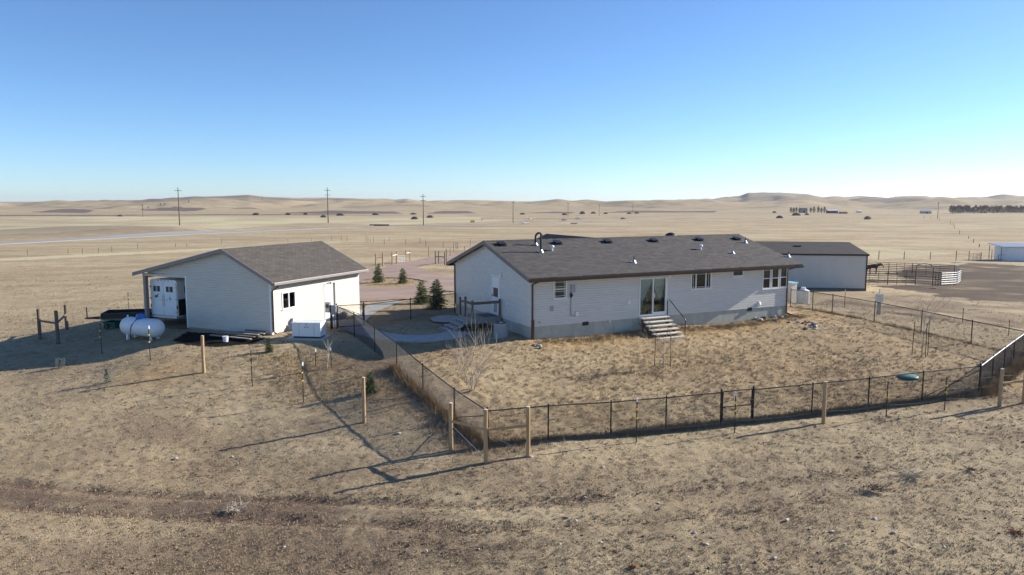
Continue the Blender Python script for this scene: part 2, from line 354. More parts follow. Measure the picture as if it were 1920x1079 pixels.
gz = gz - .07*np.clip(1-np.abs(td-.62)/.4, 0, 1)*(gd < 60)*(1+.5*n2)
soil = np.maximum(soil, np.clip(in_poly(gx+n1*5, gy+fbm(gx/7,gy/7,3,88)*9, CORRAL)*(.95+n1*.8+.4*fbm(gx/9, gy/4, 3, 89)), 0, 1))
soil = np.maximum(soil, np.clip(in_poly(gx+n1*2, gy+n1*2, OUTER)*(.42+n1*.9), 0, 1))
n3 = fbm(gx/6, gy/2.2, 4, 47)
soil = np.maximum(soil, np.clip(.22+n1*.8+n3*.9+n2*.5, 0, 1)*(1-sstep(30, 42, gd))*np.where(in_poly(gx, gy, YARD), .35, .72))
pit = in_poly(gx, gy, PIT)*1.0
port = in_poly(gx, gy, PORT_POLY)*.8
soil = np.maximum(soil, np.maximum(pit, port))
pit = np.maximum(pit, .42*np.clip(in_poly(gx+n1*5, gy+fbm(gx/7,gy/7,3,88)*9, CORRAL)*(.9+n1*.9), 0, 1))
hx, hy = local(H_O, H_YAW, gx, gy)
gold = np.clip(1.3-np.abs(-hy-.9)/1.3, 0, 1)*((hx > -.5) & (hx < H_L+3) & (hy < 0))*.9
gold = np.maximum(gold, in_poly(gx, gy, YARD)*(.45+.3*n1))
for u, v, r in ((600,690,3.5),(760,740,2.5),(1880,720,3),(700,700,2.2),(300,700,2.5)):
    c = G(u, v); gold = np.maximum(gold, np.clip(1-np.hypot(gx-c.x, gy-c.y)/r, 0, 1)*.9)
gold = np.maximum(gold, in_poly(gx, gy, ISLE)*.7)
brush_shade = np.zeros(len(gx))  # far dark tone: scrub colour, plus shade painted on low scarps and mesas
for poly in ([(-60,404.5),(640,401.6),(640,403),(-60,406)],[(525,400),(620,395),(740,397),(755,401),(600,401.5)],[(800,401),(830,396),(880,396.5),(895,400.5)],[(985,400),(1040,397),(1080,398.5),(1070,401)],[(1120,399),(1180,395),(1345,395.5),(1340,399)],[(60,398),(120,392),(180,394),(160,400)],[(250,394),(330,388),(390,391),(350,397)],[(430,392),(470,389),(490,393)]):
    brush_shade = np.maximum(brush_shade, in_poly(gx, gy, GP(poly))*1.0)
bank = np.exp(-((gx+178)/80)**2 - ((gy-318)/34)**2)*sstep(4, 16, -((gx+141)*79-(gy-278)*19)/81.3)
brush_shade = np.maximum(brush_shade, np.clip(bank*1.1, 0, 1)*.55)
brush_shade = np.maximum(brush_shade, np.clip(.25+fbm(gx/230, gy/170, 5, 61)*2.0, 0, 1)*sstep(1700, 2500, gd)*.75)
uu_ = CX+FPX*np.tan(np.arctan2(gx, gy)); brush_shade = np.maximum(brush_shade, (.62*np.exp(-((uu_-1465)/95)**2)+.4*np.exp(-((uu_-1705)/60)**2)+.35*np.exp(-((uu_-320)/160)**2))*sstep(2300, 3000, gd)*np.clip(.8+fbm(gx/180, gy/180, 4, 67), 0, 1))  # mesa slopes darkened by column: their shade painted in with the scrub
brush_shade = np.maximum(brush_shade, np.clip(fbm(gx/160, gy/60, 4, 63)*2.4-.75, 0, 1)*sstep(250, 500, gd)*.5)
pale = np.zeros(len(gx))
for poly in ([(-150,495),(0,485),(300,470.5),(640,452.5),(640,455),(300,475),(0,490),(-150,500)],[(-150,447),(100,437),(300,426),(560,419),(900,412.5),(900,407.5),(400,406.5),(-150,407.5)],[(1180,470),(1250,452),(1500,455),(1800,476),(1640,487),(1500,470)],[(600,418),(900,411),(1000,412),(700,423)]):
    pale = np.maximum(pale, in_poly(gx, gy, GP(poly))*1.0)
pale = np.clip(pale*(.75+fbm(gx/40, gy/70, 3, 71)*.9), 0, 1)
nr, na = len(rad), len(azs)
I = np.arange(nr*na).reshape(nr, na)
quads = np.stack([I[:-1,:-1], I[:-1,1:], I[1:,1:], I[1:,:-1]], -1).reshape(-1, 4)
def np_mesh(name, verts, faces, attrs=None, smooth=True):
    me = bpy.data.meshes.new(name); k = faces.shape[1]
    me.vertices.add(len(verts)); me.vertices.foreach_set('co', np.asarray(verts, np.float32).ravel())
    me.loops.add(faces.size); me.loops.foreach_set('vertex_index', faces.ravel().astype(np.int32))
    me.polygons.add(len(faces)); me.polygons.foreach_set('loop_start', np.arange(0, faces.size, k, dtype=np.int32)); me.polygons.foreach_set('loop_total', np.full(len(faces), k, np.int32))
    me.polygons.foreach_set('use_smooth', np.full(len(faces), smooth))
    for a, val in (attrs or {}).items():
        at = me.attributes.new(a, 'FLOAT', 'POINT'); at.data.foreach_set('value', np.asarray(val, np.float32))
    me.update(); me.validate(); return me
gme = np_mesh('ground', np.stack([gx, gy, gz], -1), quads[:, ::-1], dict(soil=soil, gold=gold, brush_shade=brush_shade, pit=pit, pale=pale))
ground = structure(bpy.data.objects.new('ground', gme)); col.objects.link(ground)

def ground_mat():
    m, nt, N, L, b = _nt('dry_prairie')
    geo = N.new('ShaderNodeNewGeometry')
    def noise(scale, det=5, rough=.6, st=(1,1,1)):
        mp = N.new('ShaderNodeMapping'); mp.inputs['Scale'].default_value = st; L.new(geo.outputs['Position'], mp.inputs['Vector'])
        n = N.new('ShaderNodeTexNoise'); n.inputs['Scale'].default_value = scale; n.inputs['Detail'].default_value = det; n.inputs['Roughness'].default_value = rough
        L.new(mp.outputs['Vector'], n.inputs['Vector']); return n.outputs['Fac']
    def attr(a): n = N.new('ShaderNodeAttribute'); n.attribute_name = a; return n.outputs['Fac']
    def mix(f, a, c, mode='MIX'):
        n = N.new('ShaderNodeMixRGB'); n.blend_type = mode
        for s, x in (('Fac', f), ('Color1', a), ('Color2', c)):
            if isinstance(x, (int, float)): n.inputs[s].default_value = x
            elif isinstance(x, tuple): n.inputs[s].default_value = (*x, 1)
            else: L.new(x, n.inputs[s])
        return n.outputs['Color']
    def rng(x, a, c, lo=0.0, hi=1.0):
        n = N.new('ShaderNodeMapRange'); n.inputs['From Min'].default_value = a; n.inputs['From Max'].default_value = c; n.inputs['To Min'].default_value = lo; n.inputs['To Max'].default_value = hi
        L.new(x, n.inputs['Value']); return n.outputs['Result']
    fine_ = noise(16, 8, .82); clump = noise(2.3, 4, .6); patch = noise(.22, 5, .6); field = noise(.05, 6, .68, (.5,1,1)); wide = noise(.0025, 4, .5, (1,.3,1))
    grass = mix(rng(clump, .35, .65), (.255,.180,.110), (.40,.293,.182))
    grass = mix(rng(patch, .4, .66), grass, (.30,.215,.132))
    grass = mix(rng(field, .34, .60, 0.1, .9), grass, (.515,.415,.262))
    grass = mix(rng(wide, .45, .62, 0, .6), grass, (.375,.30,.188))
    gold_ = mix(rng(clump, .35, .65), (.345,.225,.112), (.46,.325,.17))
    c = mix(attr('gold'), grass, gold_)
    soil_ = mix(rng(fine_, .35, .65), (.135,.094,.066), (.225,.162,.115))
    mott = noise(.35, 8, .75); mott2 = noise(.11, 8, .72, (.7,1,1))
    c = mix(1.0, c, rng(mott, .3, .7, .80, 1.18), 'MULTIPLY'); c = mix(rng(mott2, .52, .68, 0, .55), c, (.25,.195,.13))
    c = mix(attr('soil'), c, soil_)
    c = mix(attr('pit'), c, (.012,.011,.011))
    c = mix(attr('pale'), c, (.55,.475,.30))
    c = mix(attr('brush_shade'), c, (.165,.128,.112))
    spots = noise(3.1, 2, .5); c = mix(rng(spots, .66, .72, 0, .75), c, (.10,.072,.052))
    c = mix(1.0, c, rng(fine_, .3, .7, .55, 1.38), 'MULTIPLY')
    L.new(c, b.inputs['Base Color']); b.inputs['Roughness'].default_value = .95; b.inputs['Specular IOR Level'].default_value = .1
    bp = N.new('ShaderNodeBump'); bp.inputs['Strength'].default_value = .9; bp.inputs['Distance'].default_value = .05
    L.new(fine_, bp.inputs['Height']); L.new(bp.outputs['Normal'], b.inputs['Normal'])
    return m
gme.materials.append(ground_mat())

# ------------------------------------------------------------------ driveway, walk, highway: sheets laid on the ground
def sheet(name, outline, mat, dz, cell, hole=None):
    bm = bmesh.new(); vs_ = [bm.verts.new((x, y, 0)) for x, y in outline]; es = [bm.edges.new((vs_[i], vs_[(i+1)%len(vs_)])) for i in range(len(vs_))]
    if hole:
        hv = [bm.verts.new((x, y, 0)) for x, y in hole]; es += [bm.edges.new((hv[i], hv[(i+1)%len(hv)])) for i in range(len(hv))]
    bmesh.ops.triangle_fill(bm, use_beauty=True, edges=es)
    for _ in range(6):
        long = [e for e in bm.edges if e.calc_length() > cell]
        if not long: break
        bmesh.ops.subdivide_edges(bm, edges=long, cuts=1); bmesh.ops.triangulate(bm, faces=bm.faces)
    bm.verts.ensure_lookup_table(); xy = np.array([v.co[:2] for v in bm.verts]); z = terrain(xy[:,0], xy[:,1])
    for v, h in zip(bm.verts, z): v.co.z = h + dz
    bmesh.ops.recalc_face_normals(bm, faces=bm.faces)
    me = bpy.data.meshes.new(name); bm.to_mesh(me); bm.free(); me.materials.append(MT[mat])
    o = bpy.data.objects.new(name, me); col.objects.link(o); return structure(o)
def wob(pts, a, n=6, seed=3):
    P = smooth_line(list(pts)+[pts[0]], n)[:-1]; r = np.random.default_rng(seed); return [(x+r.normal(0,a), y+r.normal(0,a)) for x, y in P]
sheet('driveway', wob(DRIVE, .12), 'gravel', .035, 1.6, wob(ISLE, .12, 5, 4))
def ribbon(name, pts, w, mat, dz, th=0.0):
    vs_ = []; n = len(pts)
    for i, (x, y) in enumerate(pts):
        a, b_ = pts[max(i-1,0)], pts[min(i+1,n-1)]; d = Vector((b_[0]-a[0], b_[1]-a[1], 0)).normalized(); nn = Vector((-d.y, d.x, 0))
        ww = w if not callable(w) else w(i/(n-1))
        for s in (-1, -.33, .33, 1): px, py = x+nn.x*s*ww/2, y+nn.y*s*ww/2; vs_.append((px, py, tz(px, py)+dz))
    fs = [(i*4+k, i*4+k+1, i*4+k+5, i*4+k+4) for i in range(n-1) for k in range(3)]
    mb = MB().add(vs_, fs)
    if th:
        for e in (0, 3):
            o = len(mb.v); mb.v += [(vs_[i*4+e][0], vs_[i*4+e][1], vs_[i*4+e][2]-th) for i in range(n)]
            mb.f += [(i*4+e, (i+1)*4+e, o+i+1, o+i) for i in range(n-1)]
    return structure(mb.build(name, mat))
ribbon('concrete_walk', WALK, 1.25, 'conc', .06, .2)
sheet('concrete_apron', GP([(640,603),(668,599),(668,588),(690,573),(735,565),(755,567),(722,579),(700,590),(684,606),(660,611)]), 'conc', .05, 1.5)
sheet('concrete_landing', GP([(806,600),(822,595),(850,594),(868,599),(862,605),(836,608),(812,606)]), 'conc', .09, 1.0)
ribbon('highway', smooth_line(HWY, 10), 11.0, 'asphalt', .16, .5)
ribbon('farm_road', smooth_line(GP([(560,428.5),(640,426.3),(720,424.5),(790,422.8)]), 8), 5, 'gravel', .25)

# ------------------------------------------------------------------ dry grass: single tufts of blades, thick near by and thinner with distance
def blades(name, px, py, h, w, nb, spread, mat, lean=.5, seed=1, attrs=True, dz=0.0, fine_on=True):
    r = np.random.default_rng(seed); n = len(px); pz = terrain(px, py)
    if fine_on: pz = pz + fine(px, py)*(1-sstep(45,110,np.hypot(px,py)))
    PX = np.repeat(px, nb); PY = np.repeat(py, nb); PZ = np.repeat(pz, nb)-.015+dz; Hh = np.repeat(h, nb)*r.uniform(.55, 1.15, n*nb); Ww = np.repeat(w, nb)
    a = r.uniform(0, 2*math.pi, n*nb); b_ = r.uniform(0, 2*math.pi, n*nb); s = r.uniform(0, spread, n*nb)
    bx, by = PX+np.cos(b_)*s, PY+np.sin(b_)*s; tx = bx+np.cos(b_)*Hh*lean*r.uniform(.1,1,n*nb); ty = by+np.sin(b_)*Hh*lean*r.uniform(.1,1,n*nb)
    ca, sa = np.cos(a)*Ww/2, np.sin(a)*Ww/2
    V = np.stack([np.stack([bx-ca, by-sa, PZ], -1), np.stack([bx+ca, by+sa, PZ], -1), np.stack([tx, ty, PZ+Hh], -1)], 1).reshape(-1, 3)
    F = np.arange(len(V)).reshape(-1, 3)
    me = np_mesh(name, V, F, dict(tone=np.repeat(np.repeat(r.uniform(0,1,n), nb), 3)), smooth=False); me.materials.append(mat)
    o = bpy.data.objects.new(name, me); col.objects.link(o); return o
def grass_mat(name, a, b_):
    m, nt, N, L, b = _nt(name); at = N.new('ShaderNodeAttribute'); at.attribute_name = 'tone'
    r = N.new('ShaderNodeValToRGB'); r.color_ramp.elements[0].color = (*a,1); r.color_ramp.elements[1].color = (*b_,1); e = r.color_ramp.elements.new(.5); e.color = (*[(x+y)/2*1.05 for x,y in zip(a,b_)],1)
    geo = N.new('ShaderNodeNewGeometry'); va = N.new('ShaderNodeVectorMath'); va.operation = 'MULTIPLY_ADD'; va.inputs[1].default_value = (.45,.45,.45); va.inputs[2].default_value = (0,0,1)
    L.new(geo.outputs['Normal'], va.inputs[0]); vn = N.new('ShaderNodeVectorMath'); vn.operation = 'NORMALIZE'; L.new(va.outputs[0], vn.inputs[0]); L.new(vn.outputs[0], b.inputs['Normal'])
    L.new(at.outputs['Fac'], r.inputs['Fac']); L.new(r.outputs['Color'], b.inputs['Base Color']); b.inputs['Roughness'].default_value = .85; b.inputs['Specular IOR Level'].default_value = .15
    return m
GM1 = grass_mat('short_dry_grass', (.32,.225,.135), (.53,.395,.245)); GM2 = grass_mat('golden_dry_grass', (.35,.225,.105), (.55,.395,.21)); GM3 = grass_mat('rusty_tall_grass', (.33,.205,.105), (.56,.385,.20))
def keep_open(x, y, pad=0):
    m = ~(in_poly(x, y, HOUSE_POLY) | in_poly(x, y, GAR_POLY) | in_poly(x, y, PORT_POLY) | in_poly(x, y, PIT))
    m &= ~(in_poly(x, y, DRIVE) & ~in_poly(x, y, ISLE)); m &= seg_dist(x, y, WALK) > .75
    return m
n = 165000
a_ = RNG.uniform(R(-45), R(45), n); d_ = 1/RNG.uniform(1/62, 1/12.5, n); x_, y_ = d_*np.sin(a_), d_*np.cos(a_)
ok = keep_open(x_, y_) & ((seg_dist(x_, y_, TRACK) > .8) | (RNG.uniform(0,1,n) < .4)) & (fbm(x_/1.2, y_/1.2, 3, 51)*.6 + fbm(x_/.3, y_/.3, 2, 53)*.5 > RNG.normal(-.2,.35,n)) & ~in_poly(x_, y_, CORRAL) & (~in_poly(x_, y_, OUTER) | (RNG.uniform(0,1,n) < .4))
x_, y_, d_ = x_[ok], y_[ok], d_[ok]
gsel = in_poly(x_, y_, YARD) | in_poly(x_, y_, ISLE)
hh = RNG.uniform(.025, .072, len(x_))*(1+.25*(d_ > 30)); ww = .010+.0006*d_
stuff(blades('dry_grass', x_[~gsel], y_[~gsel], hh[~gsel], ww[~gsel], 5, .07, GM1, .9, 2), 'short trampled dry grass covering the open ground', 'grass')
stuff(blades('yard_grass', x_[gsel], y_[gsel], hh[gsel]*1.25, ww[gsel], 5, .08, GM2, .9, 3), 'golden dry lawn grass inside the chain-link yard', 'grass')

nf = 26000; a_ = RNG.uniform(R(-40), R(40), nf); d_ = 1/RNG.uniform(1/230, 1/58, nf); x_, y_ = d_*np.sin(a_), d_*np.cos(a_)
ok = keep_open(x_, y_) & ~in_poly(x_, y_, CORRAL) & ~in_poly(x_, y_, BARN_POLY) & (fbm(x_/7, y_/7, 3, 57) > RNG.normal(-.05,.25,nf)); x_, y_, d_ = x_[ok], y_[ok], d_[ok]
stuff(blades('pasture_grass', x_, y_, RNG.uniform(.04,.10,len(x_)), .0009*d_, 4, .25, GM1, .7, 6, fine_on=False), 'taller dry grass over the farther pasture', 'grass')
# clods and droppings scattered over the grazed ground
nc = 900; a_ = RNG.uniform(R(-42), R(42), nc*3); d_ = 1/RNG.uniform(1/48, 1/12.5, nc*3); x_, y_ = d_*np.sin(a_), d_*np.cos(a_)
ok = keep_open(x_, y_) & (fbm(x_/2.2, y_/2.2, 3, 91) > RNG.normal(.12, .18, nc*3)) & (~in_poly(x_, y_, YARD) | (RNG.uniform(0,1,nc*3) < .12)); x_, y_ = x_[ok][:nc], y_[ok][:nc]; k = len(x_)
sz = RNG.uniform(.015, .045, k); zc = terrain(x_, y_)+fine(x_, y_); oc = np.array([(1,0,0),(0,1,0),(-1,0,0),(0,-1,0),(.1,.1,.75),(0,0,-.6)]); rt = RNG.uniform(0, 6.28, k)
V = np.zeros((k, 6, 3)); j = RNG.uniform(.7, 1.3, (k, 6))
V[:,:,0] = x_[:,None]+sz[:,None]*j*(oc[None,:,0]*np.cos(rt)[:,None]-oc[None,:,1]*np.sin(rt)[:,None])*1.3; V[:,:,1] = y_[:,None]+sz[:,None]*j*(oc[None,:,0]*np.sin(rt)[:,None]+oc[None,:,1]*np.cos(rt)[:,None]); V[:,:,2] = zc[:,None]+sz[:,None]*j*oc[None,:,2]+.01
F = np.array([(0,1,4),(1,2,4),(2,3,4),(3,0,4),(1,0,5),(2,1,5),(3,2,5),(0,3,5)]); F = (F[None]+6*np.arange(k)[:,None,None]).reshape(-1,3)
me = np_mesh('soil_clods', V.reshape(-1,3), F, smooth=False); me.materials.append(M('dark_clods', (.14,.10,.07), .95, .35, 2)); o = bpy.data.objects.new('soil_clods', me); col.objects.link(o); stuff(o, 'small dark clods strewn over the grazed ground', 'clods')
# ================================================================== buildings
def siding(mb, spans, z0, z1, holes, expo=.125, axis='y', off=0.0, outdir=-1.0, depth=.017):
    """lapped boards: every course leans out at its lower edge; spans(z) gives the ends, holes are (a0, a1, z0, z1)"""
    n = max(1, round((z1-z0)/expo)); e = (z1-z0)/n
    def P(a, o, z): return (a, off+outdir*o, z) if axis == 'y' else (off+outdir*o, a, z)
    for i in range(n):
        za, zb = z0+i*e, z0+(i+1)*e
        a0, a1 = spans(za); b0, b1 = spans(zb)
        if a1-a0 < .02: continue
        if b1 < b0: b0 = b1 = (b0+b1)/2
        segs = [(a0, a1, b0, b1)]; zm = (za+zb)/2
        for h0, h1, hz0, hz1 in holes:
            if hz0 < zm < hz1:
                ns = []
                for s0, s1, t0, t1 in segs:
                    if h1 <= s0 or h0 >= s1: ns.append((s0,s1,t0,t1)); continue
                    if h0 > s0: ns.append((s0, h0, t0, h0))
                    if h1 < s1: ns.append((h1, s1, h1, t1))
                segs = ns
        for s0, s1, t0, t1 in segs:
            zk = za+.72*e; u0, u1 = s0+(t0-s0)*.72, s1+(t1-s1)*.72
            mb.add([P(s0,depth,za), P(s1,depth,za), P(u1,depth*.85,zk), P(u0,depth*.85,zk), P(t1,-.006,zb), P(t0,-.006,zb), P(s0,-.01,za), P(s1,-.01,za)], [(0,1,2,3),(3,2,4,5),(6,7,1,0)])
def wall_frame(axis, off, outdir):
    """box maker on a wall: a along, o outward, z up"""
    def bx(mb, a0, a1, o0, o1, z0, z1):
        if axis == 'y': return mb.b2(a0, a1, off+outdir*o0, off+outdir*o1, z0, z1)
        return mb.b2(off+outdir*o0, off+outdir*o1, a0, a1, z0, z1)
    return bx
def window(parent, bx, a0, a1, z0, z1, label=None, bars_v=(), bars_h=(), thin_v=(), thin_h=(), fw=.06, sill=True):
    f = MB(); bx(f, a0, a1, -.04, .045, z1-fw, z1); bx(f, a0, a1, -.04, .045, z0, z0+fw); bx(f, a0, a0+fw, -.039, .044, z0+fw, z1-fw); bx(f, a1-fw, a1, -.039, .044, z0+fw, z1-fw)
    w = f.build('window', 'trim', parent)
    if label: w['label'] = label
    xs = [a0+fw] + [a0+(a1-a0)*t for t in bars_v] + [a1-fw]; zs = [z0+fw] + [z0+(z1-z0)*t for t in bars_h] + [z1-fw]
    for t in bars_v: m = MB(); c = a0+(a1-a0)*t; bx(m, c-.03, c+.03, -.035, .038, z0+fw, z1-fw); m.build('mullion', 'trim', w)
    for t in bars_h: m = MB(); c = z0+(z1-z0)*t; bx(m, a0+fw, a1-fw, -.034, .036, c-.025, c+.025); m.build('meeting_rail', 'trim', w)
    for i in range(len(xs)-1):
        for j in range(len(zs)-1):
            m = MB(); bx(m, xs[i], xs[i+1], -.012, -.006, zs[j], zs[j+1]); m.build('pane', 'glass', w)
    for t in thin_v: m = MB(); c = a0+(a1-a0)*t; bx(m, c-.009, c+.009, -.004, .004, z0+fw, z1-fw); m.build('muntin', 'trim', w)
    for t in thin_h: m = MB(); c = z0+(z1-z0)*t; bx(m, a0+fw, a1-fw, -.004, .005, c-.009, c+.009); m.build('muntin', 'trim', w)
    if sill: m = MB(); bx(m, a0-.03, a1+.03, .0, .07, z0-.04, z0-.002); m.build('sill', 'trim', w)
    return w
def roof_uv(axis_along):
    return (lambda c: (c.x, math.hypot(c.y*1.0, 0)+c.z*.3)) if axis_along == 'x' else (lambda c: (c.y, c.x+c.z*.3))
# ------------------------------------------------------------------ the ranch house
house = thing('ranch_house', 'long single-storey grey sided ranch house with dark shingle roof', 'house', (H_O[0], H_O[1], H_Z), math.pi/2-H_YAW)
HF, HS, RISE = .61, 2.5, 1.40; EZ = HF+HS; OV, RK, RKR = .50, .35, .62; SL = RISE/(H_W/2)
WP = lambda u, v: plane_hit(u, v, H_O, H_YAW, H_Z, 'y')
GPl = lambda u, v: plane_hit(u, v, H_O, H_YAW, H_Z, 'x')
def rect(f, u0, v0, u1, v1):
    a, za = f(u0, v0); b, zb = f(u1, v1); return min(a,b), max(a,b), min(za,zb), max(za,zb)
r1 = rect(WP, 1037.2, 525, 1062, 559.5); r2 = rect(WP, 1295.4, 511, 1332.8, 541); r3 = rect(WP, 1372.7, 506.3, 1393.5, 518)
rd = rect(WP, 1199, 517.5, 1246, 586); trip = [rect(WP, 1430, 503.3, 1443.8, 541.4), rect(WP, 1446.7, 502.5, 1459.5, 540.2), rect(WP, 1462.8, 501.2, 1475, 538.5)]
gd_ = rect(GPl, 919.6, 510.5, 937, 583)
gd_ = (gd_[0], gd_[0]+.95, HF+.08, HF+2.13)
rd = (rd[0], rd[0]+1.83, HF+.06, HF+2.10)
holes_f = [r1, r2, r3, rd] + trip
m = MB(); siding(m, lambda z: (.06, H_L-.06), HF-.02, EZ-.02, holes_f); wf = m.build('front_siding', 'siding', house)
gz_top = lambda z: (0.06, H_W-.06) if z <= EZ else ((z-EZ)/SL+.05, H_W-(z-EZ)/SL-.05)
m = MB(); siding(m, gz_top, HF-.02, EZ+RISE-.1, [gd_], axis='x'); m.build('gable_siding', 'siding', house)
m = MB(); siding(m, lambda z: (.06, H_L-.06), HF-.02, EZ-.02, [], off=H_W, outdir=1); m.build('rear_siding', 'siding', house)
m = MB(); siding(m, gz_top, HF-.02, EZ+RISE-.1, [], axis='x', off=H_L, outdir=1); m.build('gable_siding', 'siding', house)
m = MB(); m.b2(.1, H_L-.1, .1, H_W-.1, HF-.12, HF+.02); m.build('floor_deck', 'dark', house)
m = MB(); m.b2(.12, H_L-.12, 3.6, 3.7, HF+.03, EZ); m.b2(4.6, 4.7, .12, 3.6, HF+.03, EZ); m.b2(9.3, 9.4, .12, 3.6, HF+.03, EZ); m.b2(13.2, 13.3, .12, 3.6, HF+.03, EZ); m.b2(.12, H_L-.12, .12, H_W-.12, EZ, EZ+.03); m.build('inner_walls', 'dark', house)
for x in (0, H_L):
    for y in (0, H_W):
        m = MB(); sx = -1 if x == 0 else 1; sy = -1 if y == 0 else 1
        m.b2(x+sx*.02, x-sx*.075, y+sy*.02, y-sy*.075, HF-.03, EZ-.01); m.build('corner_trim', 'siding', house)
# skirting, one panel at a time
k = 14
for i in range(k):
    m = MB(); m.b2(i*H_L/k+.004, (i+1)*H_L/k-.004, .03, .06, -.9, HF-.025); m.build('skirting_panel', 'skirt', house)
k = 8
for i in range(k):
    m = MB(); m.b2(.03, .06, i*H_W/k+.004, (i+1)*H_W/k-.004, -.9, HF-.026); m.build('skirting_panel', 'skirt', house)
    m = MB(); m.b2(H_L-.06, H_L-.03, i*H_W/k+.004, (i+1)*H_W/k-.004, -.9, HF-.026); m.build('skirting_panel', 'skirt', house)
m = MB(); m.b2(.1, H_L-.1, H_W-.06, H_W-.03, -.9, HF-.026); m.build('skirting_panel', 'skirt', house)
# roof: two slabs, ridge cap, fascias, soffits, gutters
x0, x1 = -RK, H_L+RKR
def slab(sgn):
    yo, yr = (-OV if sgn > 0 else H_W+OV), H_W/2
    zo, zr = EZ-SL*OV+.10, EZ+RISE+.10
    m = MB(); m.add([(x0,yo,zo),(x1,yo,zo),(x1,yr,zr),(x0,yr,zr),(x0,yo,zo-.06),(x1,yo,zo-.06),(x1,yr,zr-.06),(x0,yr,zr-.06)], [(0,1,2,3),(7,6,5,4),(0,4,5,1),(1,5,6,2),(2,6,7,3),(3,7,4,0)])
    return m.build('roof', 'shingle', house, uvfn=lambda c: (c.x, c.y*1.04))
roof_f = slab(1); roof_b = slab(-1)
nx = int((x1-x0)/.3)
m = MB()
for i in range(nx):
    a = x0+i*(x1-x0)/nx; b = a+(x1-x0)/nx+.02
    m.add([(a,H_W/2-.14,EZ+RISE+.105-SL*.14),(b,H_W/2-.14,EZ+RISE+.112-SL*.14),(b,H_W/2,EZ+RISE+.125),(a,H_W/2,EZ+RISE+.116),(b,H_W/2+.14,EZ+RISE+.112-SL*.14),(a,H_W/2+.14,EZ+RISE+.105-SL*.14)], [(0,1,2,3),(3,2,4,5)])
m.build('ridge_cap', 'shingle', roof_f, uvfn=lambda c: (c.y, c.x))
for gx_ in (x0, x1):
    s = -1 if gx_ == x0 else 1
    m = MB()
    for ya, yb in ((-OV, H_W/2), (H_W+OV, H_W/2)):
        za, zb = EZ-SL*OV+.095, EZ+RISE+.095
        m.add([(gx_+s*.025,ya,za),(gx_+s*.025,yb,zb),(gx_+s*.025,yb,zb-.20),(gx_+s*.025,ya,za-.20),(gx_-s*.0,ya,za),(gx_,yb,zb),(gx_,yb,zb-.20),(gx_,ya,za-.20)], [(0,1,2,3),(7,6,5,4),(0,4,5,1),(3,2,6,7),(0,3,7,4),(1,5,6,2)])
    m.build('rake_fascia', 'fascia', house)
for sgn in (1, -1):
    ye = -OV if sgn > 0 else H_W+OV; yi = 0.0 if sgn > 0 else H_W
    zo = EZ-SL*OV+.10
    m = MB(); m.b2(x0+.03, x1-.03, ye-.0*sgn, ye+.02*sgn, zo-.22, zo-.062); m.build('eave_fascia', 'brown', house)
    m = MB(); m.b2(x0+.03, x1-.03, ye+.022*sgn, yi-.03*sgn, EZ-.065, EZ-.045); m.build('soffit', 'soffit', house)
    # gutter trough
    m = MB(); prof = [(0,0),(0,-.105),(-.02,-.12),(-.085,-.12),(-.115,-.07),(-.12,-.005),(-.108,-.005),(-.10,-.065),(-.078,-.105),(-.012,-.10),(-.01,0)]
    pa = [(x0-.01, ye+sgn*(p[0]-.002), zo-.075+p[1]) for p in prof]; pb = [(x1+.01, ye+sgn*(p[0]-.002), zo-.075+p[1]) for p in prof]; nn = len(prof)
    m.add(pa+pb, [tuple(range(nn)), tuple(range(2*nn-1, nn-1, -1))]+[(i,(i+1)%nn,nn+(i+1)%nn,nn+i) for i in range(nn)]); m.build('gutter', 'brown', house)
# rake soffit boards at the gables
for gx_, wx in ((x0, 0.0), (x1, H_L)):
    m = MB()
    for ya, yb in ((-OV, H_W/2), (H_W+OV, H_W/2)):
        za, zb = EZ-SL*OV+.03, EZ+RISE+.03
        a, b = min(gx_,wx)+.03*(gx_<wx), max(gx_,wx)-.03*(gx_>wx)
        m.add([(a,ya,za),(b,ya,za),(b,yb,zb),(a,yb,zb)], [(0,1,2,3)])
    m.build('rake_soffit', 'soffit', house)
def downspout(parent, x, top, bot, yfront, mat='brown', kick=None, w=.075):
    m = MB(); g = yfront
    m.tube([(x+.25, -OV-.05, top+.02), (x+.25, -OV-.05, top-.09), (x+.05, g-.06, top-.28), (x, g-.06, top-.36), (x, g-.06, bot)], w/2*1.15, 4)
    o = m.build('downspout', mat, parent)
    if kick: MB().tube(kick, w/2*1.3, 4).build('downspout_extension', mat, o)
    return o
downspout(house, .08, EZ-.1, .2, 0.0); m = MB(); m.b2(.03, .15, -.12, -.02, -.02, .95); m.build('downspout_boot', 'brown', house)
downspout(house, H_L-.06, EZ-.1, .1, 0.0, kick=[(H_L-.06,-.06,.14),(H_L+.15,-.35,.02),(H_L+.75,-1.0,-.22)])
m = MB(); m.tube([(-.06, H_W-.05, EZ-.15), (-.06, H_W-.05, .1)], .04, 4); m.build('downspout', 'brown', house)
